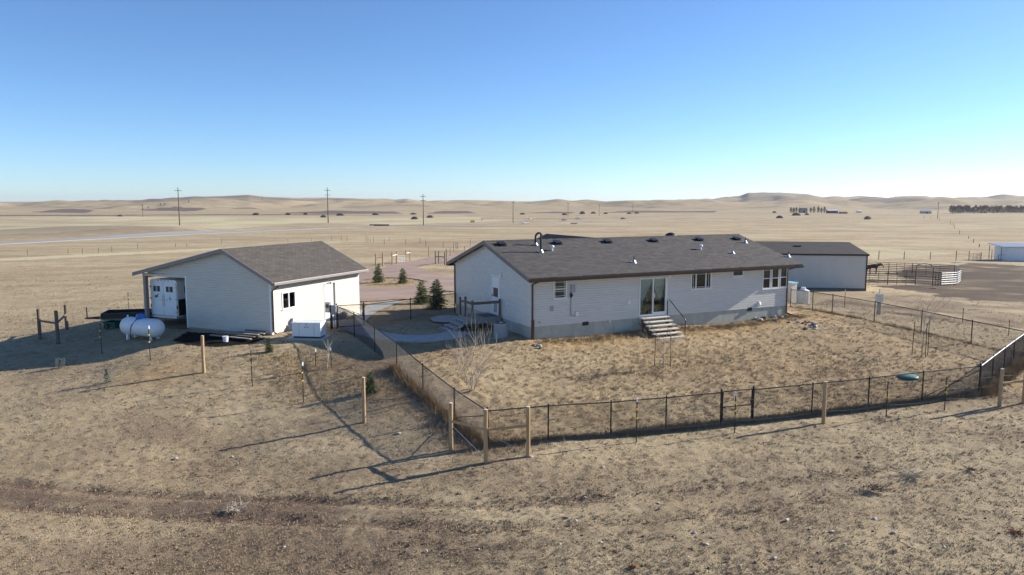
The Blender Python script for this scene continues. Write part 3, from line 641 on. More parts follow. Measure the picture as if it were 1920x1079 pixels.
# windows and doors
fb = wall_frame('y', 0.0, -1.0); gb = wall_frame('x', 0.0, -1.0)
window(house, fb, *r1, 'two-sash window left of the meter box', bars_h=(.5,), thin_v=(.16,.84), thin_h=(.14,.38,.62,.86))
window(house, fb, *r2, 'three-light slider window with white bars', bars_v=(.25,.73), thin_h=(.13,.87), thin_v=(.13,.87))
window(house, fb, *r3, 'small high transom window')
for i, t in enumerate(trip): window(house, fb, *t, ('left','middle','right')[i]+' window of the corner trio', bars_h=(.5,), thin_h=((.88,) if i == 0 else ()))
a0, a1, z0, z1 = rd
m = MB(); fb(m, a0, a1, -.06, .05, z1-.07, z1); fb(m, a0, a1, -.06, .06, z0, z0+.08); fb(m, a0, a0+.055, -.059, .049, z0+.08, z1-.07); fb(m, a1-.12, a1, -.059, .049, z0+.08, z1-.07); slide = m.build('sliding_door', 'trim', house)
mid = a0+(a1-a0)*.49
m = MB(); fb(m, mid-.035, mid+.035, -.05, .035, z0+.08, z1-.07); fb(m, mid+.03, a1-.12, -.045, .03, z0+.08, z0+.17); m.build('sash_stile', 'trim', slide)
for p, q in ((a0+.055, mid-.035), (mid+.035, a1-.12)): m = MB(); fb(m, p, q, -.015, -.009, z0+.08, z1-.07); m.build('pane', 'glass', slide)
m = MB(); fb(m, mid+.06, mid+.09, .03, .07, z0+.95, z0+1.2); m.build('handle', 'white', slide)
for s, xa in ((1, a0+.06), (-1, a1-.13)):       # curtains tied back
    m = MB(); rows = []
    for j in range(13):
        t = j/12; wdt = .80*(1-t)**1.3+.10 if t < .8 else .10+.14*(t-.8)/.2; row = []
        for q in range(13): e = q/12; row.append((xa+s*wdt*e, .09+.03*math.sin(e*26), z1-.09-t*(z1-z0-.25)))
        rows.append(row)
    m.add([p for r_ in rows for p in r_], [(j*13+q, j*13+q+1, (j+1)*13+q+1, (j+1)*13+q) for j in range(12) for q in range(12)]); m.build('curtain', 'curtain', slide, True)
m = MB(); m.tube([(mid-.5,.35,z0+.02),(mid+.1,.5,z0+.9)], .025, 6); m.tube([(mid+.1,.35,z0+1.1),(mid+.65,.45,z0+.05)], .03, 6); m.b2(mid-.9, mid+.9, 1.2, 1.9, z0+.1, z0+.75); m.build('indoor_furniture', 'wood', slide)
a0, a1, z0, z1 = gd_
m = MB(); gb(m, a0-.06, a0, -.05, .04, z0, z1+.06); gb(m, a1, a1+.06, -.05, .04, z0, z1+.06); gb(m, a0, a1, -.05, .041, z1, z1+.06); gdoor = m.build('side_door', 'trim', house)
m = MB(); gb(m, a0+.002, a1-.002, -.03, .012, z0, z1-.002); dl = m.build('door_leaf', 'white', gdoor)
m = MB(); gb(m, a0+.17, a1-.17, .013, .02, z0+1.45, z1-.18); m.build('window_shade', 'trim', dl)
m = MB(); gb(m, a0+.2, a1-.2, .014, .022, z0+.95, z0+1.44); m.build('door_window', 'black', dl)
m = MB(); gb(m, a0+.3, a1-.25, .014, .03, z0+.12, z0+.72); m.build('pet_flap', 'grey', dl)
m = MB(); gb(m, a1-.12, a1-.06, .013, .06, z0+.98, z0+1.04); m.build('handle', 'black', dl)
def wall_item(u, v, w, h, mat, name, d=.05, gab=False, lift=0):
    a, z = (GPl if gab else WP)(u, v); m = MB(); (gb if gab else fb)(m, a-w/2, a+w/2, .004, d, z-h/2, z+h/2); return m.build(name, mat, house)
wall_item(1034, 579, .2, .26, 'grey', 'access_panel', .03); wall_item(1179, 566.7, .17, .2, 'trim', 'dryer_vent', .05); wall_item(1253.7, 518.7, .15, .17, 'trim', 'outdoor_light', .1)
wall_item(1097.6, 607, .36, .2, 'black', 'foundation_vent', .02); wall_item(1405.5, 580, .34, .2, 'black', 'foundation_vent', .02)
wall_item(1081, 588.5, .17, .2, 'white', 'junction_box', .08); wall_item(1142, 602.6, .07, .12, 'white', 'hose_tap', .09); wall_item(1159, 512, .1, .1, 'trim', 'flood_light', .1)
wall_item(940.4, 516, .12, .3, 'trim', 'porch_light', .09, True); wall_item(952, 570, .18, .18, 'trim', 'dryer_vent', .06, True); wall_item(1011, 605, .07, .07, 'grey', 'hose_tap', .06)
a, z = WP(1073.5, 541); m = MB(); fb(m, a-.13, a+.09, .004, .13, z-.2, z+.17); mtr = m.build('meter_box', 'grey', house)
m = MB(); m.lathe([(.075,0),(.075,.06),(.06,.1)], 14, (a-.11, -.12, z-.33), 'y'); m.tube([(a-.11,-.06,z-.2),(a-.11,-.06,z-.45)], .05, 8); m.build('meter_socket', 'black', mtr)
a2, z2 = WP(1070.5, 592.5); m = MB(); m.tube([(a-.11,-.04,z-.4),(a-.11,-.04,z2),(a+.2,-.04,z2-.01)], .022, 6); m.build('conduit', 'grey', mtr)
a, z = WP(1422, 570); m = MB(); m.lathe([(.0,-.13),(.09,-.12),(.13,-.06),(.14,.0)], 14, (a, -.005, z), 'y'); m.build('exhaust_hood', 'white', house, True)
# things on the roof
def RP(u, v):
    d = ray(u, v); lx, ly = local(H_O, H_YAW, 0, 0); ex, ey = local((0,0), H_YAW, d[0], d[1]); k0 = CAM_H-H_Z-(EZ+.10)
    t = (SL*ly-k0)/(d[2]-SL*ey); return lx+t*ex, ly+t*ey, EZ+.10+SL*(ly+t*ey)
tilt = Matrix.Rotation(math.atan(SL), 3, 'X')
for u, v in ((940,459.5),(1045,457),(1138.7,454.5),(1225.5,452.5),(1311,450.5),(1381,449)):
    p = RP(u, v); m = MB(); m.box((p[0],p[1],p[2]+.01), (.5,.5,.02), 0, tilt); m.box((p[0],p[1],p[2]+.06), (.32,.32,.08), 0, tilt)
    m.box((p[0],p[1]-.02,p[2]+.11), (.42,.44,.03), 0, tilt); m.build('roof_vent', 'black', roof_f)
def pipe(u, v, h, r, mat, cone=True, name='vent_pipe'):
    p = RP(u, v); m = MB()
    m.tube([(p[0],p[1],p[2]-.05),(p[0],p[1],p[2]+h)], r, 10); o = m.build(name, mat, roof_f)
    if cone: c = MB(); c.box((p[0],p[1],p[2]+.012), (.34,.36,.012), 0, tilt); c.lathe([(r+.10,0),(r+.045,.10),(r+.012,.16)], 14, (p[0],p[1],p[2]-.01)); c.build('flashing', 'galv', o)
    return p
pipe(1188.7, 493, .34, .028, 'black'); pipe(1373.7, 475.8, .16, .03, 'black'); pipe(1397.5, 455.5, .3, .03, 'black'); pipe(1478, 482, .3, .03, 'black')
for u, v in ((1035,470.5),(1313.7,468.3)):
    p = pipe(u, v, .18, .06, 'white', False, 'capped_vent'); m = MB(); m.lathe([(.11,.16),(.12,.22),(.10,.28),(.02,.30)], 14, p); m.build('vent_cap', 'white', roof_f, True)
p = pipe(1014.2, 473.5, 1.0, .055, 'black', True, 'stove_pipe')
p = RP(1004, 460); m = MB(); arc = [(p[0],p[1],p[2]-.05),(p[0],p[1],p[2]+.42)]+[(p[0]+.22-.22*math.cos(t),p[1],p[2]+.42+.24*math.sin(t)) for t in np.linspace(.2,math.pi*.85,9)]
m.tube(arc, .055, 10); gn_ = m.build('gooseneck_pipe', 'black', roof_f, True); c = MB(); c.lathe([(.16,0),(.11,.08),(.07,.14)], 14, p); c.build('flashing', 'galv', gn_)
# cross gable of the front porch peeping over the ridge, and the dark dome behind it
xa = RP(1130, 449)[0]
m = MB(); zz = EZ+RISE+.09; yb0, yb1 = H_W/2+.35, H_W+1.6
m.add([(xa-3.2,yb0+2.2,zz-1.3),(xa,yb0,zz),(xa+3.2,yb0+2.2,zz-1.3),(xa-3.2,yb1,zz-1.3),(xa,yb1,zz),(xa+3.2,yb1,zz-1.3)], [(0,1,4,3),(1,2,5,4)]); m.build('porch_gable_roof', 'shingle', house, uvfn=lambda c: (c.y, c.x))
p = RP(1285, 451); m = MB(); m.lathe([(.42,0),(.40,.15),(.30,.30),(.14,.38),(.02,.40)], 18, (p[0]+.1, H_W/2+.7, EZ+RISE-.12)); m.build('sun_tunnel_dome', 'black', house, True)
# ------------------------------------------------------------------ deck with rail, block steps, back stairs, air conditioner
def HW(x, y, z=0): q = frame(H_O, H_YAW, x, y); return (q[0], q[1], H_Z+z)
HR = math.pi/2-H_YAW
DY0, DY1, DX = gd_[0]-.30, gd_[0]+1.45, -1.75; DZ = HF+.06
deck = thing('side_deck', 'small raised deck with post railing at the gable door', 'deck', HW(0,0), HR)
nb = 10
for i in range(nb):
    m = MB(); xx = DX+i*(-.06-DX)/nb; m.b2(xx+.004, xx+(-.06-DX)/nb-.004, DY0, DY1, DZ-.04, DZ); m.build('deck_board', 'deck', deck)
m = MB(); m.b2(DX-.03, DX-.001, DY0, DY1, DZ-.26, DZ-.005); m.b2(DX, -.07, DY0-.03, DY0-.001, DZ-.26, DZ-.004); m.b2(DX, -.07, DY1+.001, DY1+.03, DZ-.26, DZ-.004); m.build('rim_board', 'deck', deck)
posts = [(DX+.06, DY0+.06), (DX+.06, DY1-.06), (-.12, DY0+.06), (DX+.06, (DY0+DY1)/2+.1)]
for i, (x, y) in enumerate(posts):
    m = MB(); m.b2(x-.045, x+.045, y-.045, y+.045, -.6 if x < -1 else DZ, DZ+(.95 if i != 3 else 1.05)); m.build('rail_post', 'woodold', deck)
m = MB(); m.b2(DX+.02, DX+.06, DY0+.105, (DY0+DY1)/2+.05, DZ+.72, DZ+.86); m.build('rail', 'woodold', deck)
m = MB(); m.b2(DX+.02, DX+.06, (DY0+DY1)/2+.15, DY1-.105, DZ+.72, DZ+.82); m.build('rail', 'woodold', deck)
m = MB(); m.b2(DX+.105, -.165, DY0+.03, DY0+.07, DZ+.72, DZ+.86); m.build('rail', 'woodold', deck)
m = MB(); m.b2(-.95, -.12, gd_[0]+.05, gd_[1]-.05, DZ+.001, DZ+.015); tag(m.build('door_mat', 'black'), 'black door mat lying on the side deck', 'door mat')
bpy.data.objects['door_mat'].location = HW(0,0); bpy.data.objects['door_mat'].rotation_euler = (0,0,HR)
st = thing('block_steps', 'pale hollow-block steps climbing to the side deck', 'steps', HW(DX-.04, DY0+.35), HR)
for i in range(4):
    zt_ = DZ-.12-.155*i; xo = -.28*i
    m = MB(); m.b2(xo-.30, xo, -.05, 1.25, zt_-.04, zt_); m.build('tread', 'conc', st)
    for q in range(4):
        m = MB(); c = q*.38; m.b2(xo-.28, xo-.03, c-.03, c+.07, zt_-.18, zt_-.042); m.build('block_web', 'conc', st)
    m = MB(); m.b2(xo-.06, xo-.035, 0.0, 1.2, zt_-.18, zt_-.043); m.build('riser_back', 'black', st)
m = MB(); m.b2(-1.12, -.02, .02, 1.18, -.5, -.06); m.build('block_base', 'conc', st)
bs = thing('back_stairs', 'bleached open-tread stairs with bent handrail at the sliding door', 'stairs', HW(rd[0], 0), HR)
nw = 1.75
for i in range(6):
    zt_ = rd[2]-.06-.17*i; m = MB(); m.b2(-.02, nw, -.42-.27*i, -.10-.27*i, zt_-.045, zt_); m.build('tread', 'tread', bs)
for xx in (.08, nw-.12):
    m = MB(); m.add([(xx,-.1,rd[2]-.12),(xx,-1.75,rd[2]-1.15),(xx,-1.75,rd[2]-1.3),(xx,-.1,rd[2]-.4),(xx+.04,-.1,rd[2]-.12),(xx+.04,-1.75,rd[2]-1.15),(xx+.04,-1.75,rd[2]-1.3),(xx+.04,-.1,rd[2]-.4)], [(0,1,2,3),(7,6,5,4),(0,4,5,1),(1,5,6,2),(2,6,7,3),(3,7,4,0)]); m.build('stringer', 'woodold', bs)
m = MB(); m.tube([(nw+.05,-.12,rd[2]-.3),(nw+.05,-.12,rd[2]+.75),(nw+.05,-.28,rd[2]+.82),(nw+.05,-1.55,rd[2]-.02),(nw+.05,-1.62,rd[2]-.1),(nw+.05,-1.62,rd[2]-1.2)], .024, 8); m.build('handrail', 'black', bs)
for xx in (-.03, nw-.1): m = MB(); m.tube([(xx,-.45,rd[2]-.1),(xx,-.45,-.5)], .025, 6); m.tube([(xx,-.45,.1),(xx,-.06,rd[2]-.35)], .018, 6); m.build('support_leg', 'black', bs)
acp = G(939, 632); ac = thing('air_conditioner', 'round grey condenser unit beside the side deck', 'air conditioner', acp)
m = MB(); prof = [(.36,0),(.37,.04)]
for i in range(8): prof += [(.37,.06+i*.075),(.345,.08+i*.075),(.345,.11+i*.075),(.37,.125+i*.075)]
m.lathe(prof+[(.37,.68),(.33,.71)], 24); m.build('louvred_shell', 'grey', ac)
m = MB(); m.lathe([(.30,.712),(.30,.722),(.1,.725)], 24); m.build('fan_grille', 'black', ac); m = MB(); m.lathe([(.09,.726),(.08,.745)], 14); m.build('fan_hub', 'white', ac)
m = MB(); m.b2(-.45,.45,-.45,.45,-.08,-.002); m.build('pad', 'conc', ac)
# ------------------------------------------------------------------ garage with carport
gar = thing('garage', 'cream sided garage with brown roof running out over an open carport', 'garage', (G_O[0], G_O[1], G_Z), math.pi/2-G_YAW)
GH, GR, SP = 2.75, 1.377, 2.835; HL_ = .017
gzr = lambda y: GH+GR*y/SP if y < SP else GH+GR-(GR-HL_)*(y-SP)/(G_WT-SP)
GW = lambda u, v: plane_hit(u, v, G_O, G_YAW, G_Z, 'y')
gw = rect(GW, 527.6, 549, 554, 576.3); gdr = rect(GW, 608, 538, 624, 600); gdr = (gdr[0], gdr[0]+.95, .05, 2.10)
m = MB(); siding(m, lambda z: (.06, G_L-.06), .0, GH-.02, [gw, gdr]); m.build('front_siding', 'siding_g', gar)
def gspan(z):
    if z <= GH+.02: return (.06, G_WE-.04)
    return ((z-GH)/GR*SP+.04, SP+(GH+GR-z)/(GR-HL_)*(G_WT-SP)-.06)
m = MB(); siding(m, gspan, .0, GH+GR-.06, [], axis='x'); m.build('gable_siding', 'siding_g', gar)
m = MB(); siding(m, gspan, .0, GH+GR-.06, [], axis='x', off=G_L, outdir=1); m.build('gable_siding', 'siding_g', gar)
m = MB(); siding(m, lambda z: (.06, G_L-.06), 0, GH+.3, [], off=G_WE, outdir=1); m.build('carport_side_siding', 'siding_g', gar)
m = MB(); m.b2(.05, G_L-.05, .05, G_WE-.05, -.5, .04); m.build('slab', 'conc', gar)
for (x, y) in ((0,0),(G_L,0),(0,G_WE),(G_L,G_WE)):
    m = MB(); sx = -1 if x == 0 else 1; sy = -1 if y == 0 else 1
    m.b2(x+sx*.022, x-sx*.08, y+sy*.022, y-sy*.08, -.05, GH-.02); m.build('corner_trim', 'trim', gar)
for xx in (.1, G_L-.1): m = MB(); m.b2(xx-.09, xx+.09, G_WT-.18, G_WT, -.4, GH-.02); m.build('carport_post', 'fascia_g', gar)
m = MB(); m.b2(-.02, .10, G_WE+.03, G_WT-.01, GH-.12, GH+.015); m.build('carport_header', 'siding_g', gar)
m = MB(); m.b2(.02, G_L-.02, G_WT-.16, G_WT-.02, GH-.22, GH-.022); m.build('carport_beam', 'fascia_g', gar)
m = MB(); m.b2(.11, G_L-.11, .1, G_WT-.2, GH+.02, GH+.045); m.build('ceiling', 'trim', gar)
gx0, gx1, GOV = -.3, G_L+.3, .40
for ya, yb in ((-GOV, SP), (G_WT+GOV, SP)):
    za, zb = gzr(ya)+.14, GH+GR+.14
    m = MB(); m.add([(gx0,ya,za),(gx1,ya,za),(gx1,yb,zb),(gx0,yb,zb),(gx0,ya,za-.05),(gx1,ya,za-.05),(gx1,yb,zb-.05),(gx0,yb,zb-.05)], [(0,1,2,3),(7,6,5,4),(0,4,5,1),(1,5,6,2),(2,6,7,3),(3,7,4,0)]); m.build('roof', 'shingle_g', gar, uvfn=lambda c: (c.x, c.y*1.08))
    for gx_, s in ((gx0,-1),(gx1,1)):
        m = MB(); m.add([(gx_+s*.025,ya,za+.005),(gx_+s*.025,yb,zb+.005),(gx_+s*.025,yb,zb-.19),(gx_+s*.025,ya,za-.19),(gx_,ya,za+.005),(gx_,yb,zb+.005),(gx_,yb,zb-.19),(gx_,ya,za-.19)], [(0,1,2,3),(7,6,5,4),(0,4,5,1),(3,2,6,7),(0,3,7,4),(1,5,6,2)]); m.build('rake_fascia', 'fascia_g', gar)
za = gzr(-GOV)+.14
m = MB(); m.b2(gx0, gx1, -GOV-.022, -GOV, za-.22, za-.055); m.build('eave_fascia', 'fascia_g', gar)
m = MB(); m.b2(gx0, gx1, -GOV-.13, -GOV-.024, za-.18, za-.06); m.build('gutter', 'fascia_g', gar)
m = MB(); m.b2(gx0, gx1, -GOV-.135, -GOV-.10, za-.058, za-.045); m.build('gutter_lip', 'trim', gar)
m = MB(); m.b2(gx0+.03, gx1-.03, -GOV, -.02, GH-.09, GH-.07); m.build('soffit', 'fascia_g', gar)
m = MB(); m.tube([(-.0,-GOV-.08,za-.15),(-.0,-GOV-.08,za-.26),(.05,-.07,za-.5),(.05,-.07,.12),(.02,-.25,.03)], .045, 4); m.build('downspout', 'brown', gar)
gfb = wall_frame('y', 0.0, -1.0)
window(gar, gfb, *gw, 'two-light slider window of the garage', bars_v=(.5,))
a0, a1, z0, z1 = gdr
m = MB(); gfb(m, a0-.06, a0, -.05, .03, z0, z1+.06); gfb(m, a1, a1+.06, -.1, .03, z0, z1+.06); gfb(m, a0, a1, -.05, .031, z1, z1+.06); gdo = m.build('entry_door', 'siding_g', gar)
m = MB(); gfb(m, a0+.002, a1-.002, -.10, -.055, z0, z1-.002); dl = m.build('door_leaf', 'white', gdo); m = MB(); gfb(m, a0+.06, a0+.11, -.054, .0, z0+.95, z0+1.0); m.build('handle', 'galv', dl)
a, z = GW(614.6, 529.5); m = MB(); m.tube([(a,-.01,z-.06),(a,-.14,z+.02),(a,-.2,z-.02)], .02, 6); m.lathe([(.02,.04),(.09,-.06),(.085,-.065)], 12, (a,-.22,z-.02)); m.build('wall_lamp', 'galv', gar)
a, z = GW(538, 615); m = MB(); m.tube([(a,-.06,z-.15),(a,-.06,z+.15)], .035, 6); m.build('pipe_stub', 'grey', gar)
# dark inside of the garage behind the panes
m = MB(); m.b2(.2, G_L-.2, 2.6, 2.7, .05, GH); m.build('inner_wall', 'dark', gar)
# ------------------------------------------------------------------ metal barn behind the house
barn = thing('metal_barn', 'long grey ribbed metal barn with dark roof behind the house', 'barn', (B_O[0], B_O[1], B_Z), math.pi-B_YAW)   # x runs left along the wall, y towards the camera is negative depth
BRS = .85
def bw(x, y): return (x, -y)
for i in range(int(B_L/.914)):      # ribbed wall panels, 0.914 m each, rolled ribs as geometry
    m = MB(); xa = i*.914; pts = []
    for q in range(4):
        b0 = xa+q*.2285; pts += [(b0,0),(b0+.16,0),(b0+.175,.02),(b0+.205,.02),(b0+.22,0)]
    pts.append((xa+.914,0)); k = len(pts)
    m.add([(px, py, -.4) for px, py in pts]+[(px, py, B_H-.02) for px, py in pts], [(j, j+1, k+j+1, k+j) for j in range(k-1)]); m.build('wall_panel', 'barnwall', barn)
BL = int(B_L/.914)*.914
m = MB(); m.add([(0,-.02,-.4),(0,-B_W,-.4),(0,-B_W,B_H),(0,-B_W/2,B_H+BRS),(0,-.02,B_H)], [(0,1,2,3,4)]); m.add([(BL,-.02,-.4),(BL,-B_W,-.4),(BL,-B_W,B_H),(BL,-B_W/2,B_H+BRS),(BL,-.02,B_H)], [(4,3,2,1,0)]); m.add([(0,-B_W,-.4),(BL,-B_W,-.4),(BL,-B_W,B_H),(0,-B_W,B_H)], [(0,1,2,3)]); m.build('end_walls', 'barnwall', barn)
for s in (0, 1):
    ya, yb = (.15, -B_W/2) if s == 0 else (-B_W-.15, -B_W/2); za = B_H-.02; zb = B_H+BRS+.06
    m = MB(); m.add([(-.15,ya,za),(BL+.15,ya,za),(BL+.15,yb,zb),(-.15,yb,zb),(-.15,ya,za-.05),(BL+.15,ya,za-.05),(BL+.15,yb,zb-.05),(-.15,yb,zb-.05)], [(0,1,2,3),(7,6,5,4),(0,4,5,1),(1,5,6,2),(2,6,7,3),(3,7,4,0)]); br_ = m.build('roof', 'barnroof', barn)
m = MB(); m.b2(-.16, BL+.16, .151, .19, B_H-.19, B_H-.01); m.build('eave_trim', 'black', barn)
m = MB(); m.b2(-.03, .09, -.03, .05, -.4, B_H-.075); m.build('corner_trim', 'black', barn)
m = MB(); m.b2(-.02, BL+.02, .022, .035, -.4, .28); m.build('base_trim', 'rockd', barn)
m = MB(); m.box((6.3,-4.4,B_H+.55), (.7,.6,.18)); m.build('roof_vent', 'black', barn)
# ================================================================== chain-link yard fence
def V2(p): return np.array([p[0], p[1]])
def on_line(A, B, u):
    A, B = V2(A), V2(B); lo, hi = 0.0, 1.0
    def uu(t):
        x, y = A+(B-A)*t; z = tz(x, y)+.6-CAM_H; return CX+FPX*x/(y*_c-z*_s)
    s = 1 if uu(1) > uu(0) else -1
    for _ in range(30):
        m_ = (lo+hi)/2
        if (uu(m_)-u)*s < 0: lo = m_
        else: hi = m_
    return tuple(A+(B-A)*lo)
FH = 1.22
def P3(p, dz=0.0): return Vector((p[0], p[1], tz(p[0], p[1])+dz))
def chain_mesh(mb, pts, h0, h1, pitch=.056, r=.0034):
    """woven wires of both diagonals, clipped between the ground line and the rail"""
    for A, B in zip(pts[:-1], pts[1:]):
        a, b = P3(A), P3(B); L = (Vector(b[:2])-Vector(a[:2])).length; hh = h1-h0; n = int((L+hh)/pitch)
        def pt(s, h): t = min(max(s/L, 0), 1); q = a.lerp(b, t); return Vector((q.x, q.y, q.z+h0+h))
        for i in range(n):
            s0 = i*pitch-hh
            lo, hi = max(0, -s0), min(hh, L-s0)
            if hi-lo > .03:
                mb.tube([pt(s0+lo, lo), pt(s0+hi, hi)], r, 3, False); mb.tube([pt(L-s0-lo, lo), pt(L-s0-hi, hi)], r, 3, False)
def fence_run(label, pts, heavy=(), rail='chain', braces=()):
    o = thing('chain_link_fence', label, 'fence', P3(pts[0]), 0, 'chain-link fence runs round the yard'); og = o.location
    loc = lambda p: Vector(p)-og
    for i, p in enumerate(pts):
        r = .038 if i in heavy else .026; hh = FH+.06 if i in heavy else FH
        m = MB(); m.tube([loc(P3(p,-.2)), loc(P3(p,hh))], r, 8); m.lathe([(r+.004,0),(r+.004,.03),(.005,.06)], 8, loc(P3(p,hh))); m.build('post', 'chain', o)
    m = MB(); m.tube([loc(P3(p, FH-.03)) for p in pts], .021, 6); m.build('top_rail', rail, o)
    for i, j in braces:
        m = MB(); m.tube([loc(P3(pts[i], FH*.85)), loc(P3(pts[j], .15))], .014, 6); m.build('brace_rod', 'chain', o)
    m = MB(); chain_mesh(m, pts, .04, FH-.03); m.v = [tuple(Vector(v)-og) for v in m.v]; w = m.build('chain_link_mesh', 'chain', o); w['kind'] = 'stuff'
    return o
def fence_gate(label, A, B, diag=True):
    a, b = P3(A), P3(B); o = thing('fence_gate', label, 'gate', a, math.atan2(b.y-a.y, b.x-a.x)); L = (Vector(b[:2])-Vector(a[:2])).length; dz = b.z-a.z
    z = lambda s: dz*s/L
    m = MB(); m.tube([(.06,0,.08),(.06,0,FH)], .022, 6); m.tube([(L-.06,0,.08+z(L)),(L-.06,0,FH+z(L))], .022, 6); m.tube([(.06,0,FH),(L-.06,0,FH+z(L))], .02, 6); m.tube([(.06,0,.08),(L-.06,0,.08+z(L))], .02, 6); m.tube([(.06,0,FH*.52),(L-.06,0,FH*.52+z(L))], .018, 6); m.build('gate_frame', 'chain', o)
    if diag: m = MB(); m.tube([(.06,0,FH-.05),(L-.06,0,FH*.52+z(L))], .012, 6); m.build('brace_rod', 'chain', o)
    for zz in (.25, FH-.2): m = MB(); m.lathe([(.04,-.04),(.04,.04)], 8, (.03,0,zz)); m.build('hinge', 'chain', o)
    m = MB(); m.b2(L-.1, L-.0, -.03, .03, FH*.55+z(L), FH*.65+z(L)); m.build('latch', 'chain', o)
    m = MB(); hh = FH-.08; n = int((L+hh)/.062)
    for i in range(n):
        s0 = i*.062-hh; lo, hi = max(0,-s0), min(hh, L-s0)
        if hi-lo > .03: m.tube([(s0+lo,0,.08+lo+z(s0+lo)),(s0+hi,0,.08+hi+z(s0+hi))], .0028, 3, False); m.tube([(L-s0-lo,0,.08+lo+z(L-s0-lo)),(L-s0-hi,0,.08+hi+z(L-s0-hi))], .0028, 3, False)
    w = m.build('chain_link_mesh', 'chain', o); w['kind'] = 'stuff'; return o
C0, C1, C2, C3 = tuple(G(914,836)[:2]), tuple(G(1835,741)[:2]), tuple(G(1922,668)[:2]), tuple(G(1482,576)[:2])
GL_, GR_ = tuple(G(632,616)[:2]), tuple(G(683,613.5)[:2]); HC = tuple(frame(H_O, H_YAW, -.08, H_W-.1))
GA, GB = on_line(C0, C1, 1352), on_line(C0, C1, 1412)
fence_run('black chain-link fence sloping from the walk gate to the front corner', [GL_]+[on_line(GL_, C0, u) for u in (664,702.5,744,793,852)]+[C0], (0,6), 'chain', ((6,5),))
fence_run('black chain-link front fence left of its small gate', [C0]+[on_line(C0, C1, u) for u in (1028,1145.5,1249)]+[GA], (4,))
fence_run('black chain-link front fence right of its small gate', [GB]+[on_line(C0, C1, u) for u in (1523,1629,1730)]+[C1], (0,4), 'chain', ((4,3),))
fence_run('chain-link fence with bright top rail running off the right edge', [C1]+[on_line(C1, C2, u) for u in (1861,1883,1901)]+[C2], (4,), 'galv')
fence_run('chain-link fence along the back right of the yard', [C2]+[on_line(C2, C3, u) for u in (1822,1728,1640,1561,1524)]+[C3])
fence_run('chain-link fence between the walk gate and the house corner', [GR_, on_line(GR_, HC, 770), HC], (0,))
fence_gate('black chain-link gate across the concrete walk', GL_, GR_); fence_gate('small chain-link gate in the front fence', GA, GB, False)
# ================================================================== wooden posts, braces, steel posts and wire
def round_post(mb, base, top, r): 
    b, t = Vector(base), Vector(top); mb.tube([b+Vector((0,0,-.3)), b, b.lerp(t,.5)+Vector((random.uniform(-.01,.01),0,0)), t], [r*1.06, r*1.05, r, r*.96], 10)
def post_at(u, vb, vt, r=.065, name='wooden_post', label='', mat='wood', group=None, cap=True):
    p = G(u, vb); h = z_at(p.y, vt)-p.z; o = thing(name, label, 'post', p, 0, group)
    m = MB(); round_post(m, (0,0,0), (0,0,h), r); m.build('shaft', mat, o)
    if cap: m = MB(); m.lathe([(r*.94,h+.001),(r*.8,h+.008)], 10); m.build('cut_top', 'cut', o)
    return o, p, h
def brace(label, pix, mat='wood', r=.07, rails=True, wires=True, group=None):
    ps = [G(u, vb) for u, vb, vt in pix]; hs = [z_at(p.y, vt)-p.z for p, (u, vb, vt) in zip(ps, pix)]; o = thing('corner_brace', label, 'fence brace', ps[0], 0, group); og = ps[0]
    for p, h in zip(ps, hs):
        m = MB(); round_post(m, p-og, p-og+Vector((0,0,h)), r); c = m.build('brace_post', mat, o); m = MB(); q = p-og; m.lathe([(r*.94,h+.001),(r*.8,h+.008)], 10, q); m.build('cut_top', 'cut' if mat == 'wood' else mat, c)
    for i in range(len(ps)-1):
        a, b = ps[i]-og, ps[i+1]-og; m = MB(); m.tube([a+Vector((0,0,hs[i]*.62)), b+Vector((0,0,hs[i+1]*.62))], r*.62, 8); m.build('brace_rail', mat, o)
        if wires: m = MB(); m.tube([a+Vector((0,0,hs[i]*.55)), b+Vector((0,0,.12))], .007, 5); m.build('brace_wire', 'galv', o)
    return ps, hs
fps, fhs = brace('three-post pale wooden corner brace in the foreground', [(846,845,756),(911,868,768),(990,857,763)])
lps, lhs = brace('three-post weathered brace in the shade at far left', [(75.7,637,580),(109,645,583),(125.7,619,572)], 'woodold', .09)
brace('two-post wooden brace cut off by the right edge', [(1874,762,692),(1919,757,690)])
WPOSTS = [(382.5,699,630,'single pale wooden post in front of the garage'),(683,793,708,'pale wooden post beside the little spruce'),(1544,794,716,'pale wooden post outside the front fence')]
wp = [post_at(u, vb, vt, .068, label=l) for u, vb, vt, l in WPOSTS]
def t_post(u, vb, vt, label, ins=True, capc=True):
    p = G(u, vb); h = z_at(p.y, vt)-p.z; o = thing('steel_post', label, 'post', p, random.uniform(-.5,.5), 'steel posts of the wire fence')
    m = MB(); m.b2(-.018,.018,-.003,.003,-.3,h); m.b2(-.003,.003,.003,.035,-.3,h); 
    m.build('shaft', 'tpost', o)
    if capc: m = MB(); m.b2(-.022,.022,-.012,.04,h-.13,h+.012); m.build('top_cap', 'white', o)
    if ins:
        for t in (.55, .75): m = MB(); m.b2(-.03,.03,-.06,-.004,h*t-.025,h*t+.025); m.build('insulator', 'yellow', o)
    return p, h
TP = [(190.7,664,606,'steel post standing in the shade left of the tank'),(282,677,612,'white-capped steel post before the propane tank'),(473,725,652,'white-capped steel post before the garage corner'),(569,755,680,'white-capped steel post nearest the left wooden post'),
      (1193,830,747,'white-capped steel post right of the corner brace'),(1377,813,736,'steel post in front of the small yard gate'),(1662,782,716,'steel post right of the single outside post'),(1771,770,708,'steel post just left of the fence corner'),
      (592,688,655,'pale stake left of the wrapped sapling'),(621,690,653,'pale stake right of the wrapped sapling'),(1583.5,575,544,'steel post behind the yard fence near the barn'),(1805,604,578,'steel post beyond the back fence at right'),(1891,629,600,'steel post beyond the back fence near the right edge'),(242,586,549,'thin dark post behind the utility trailer')]
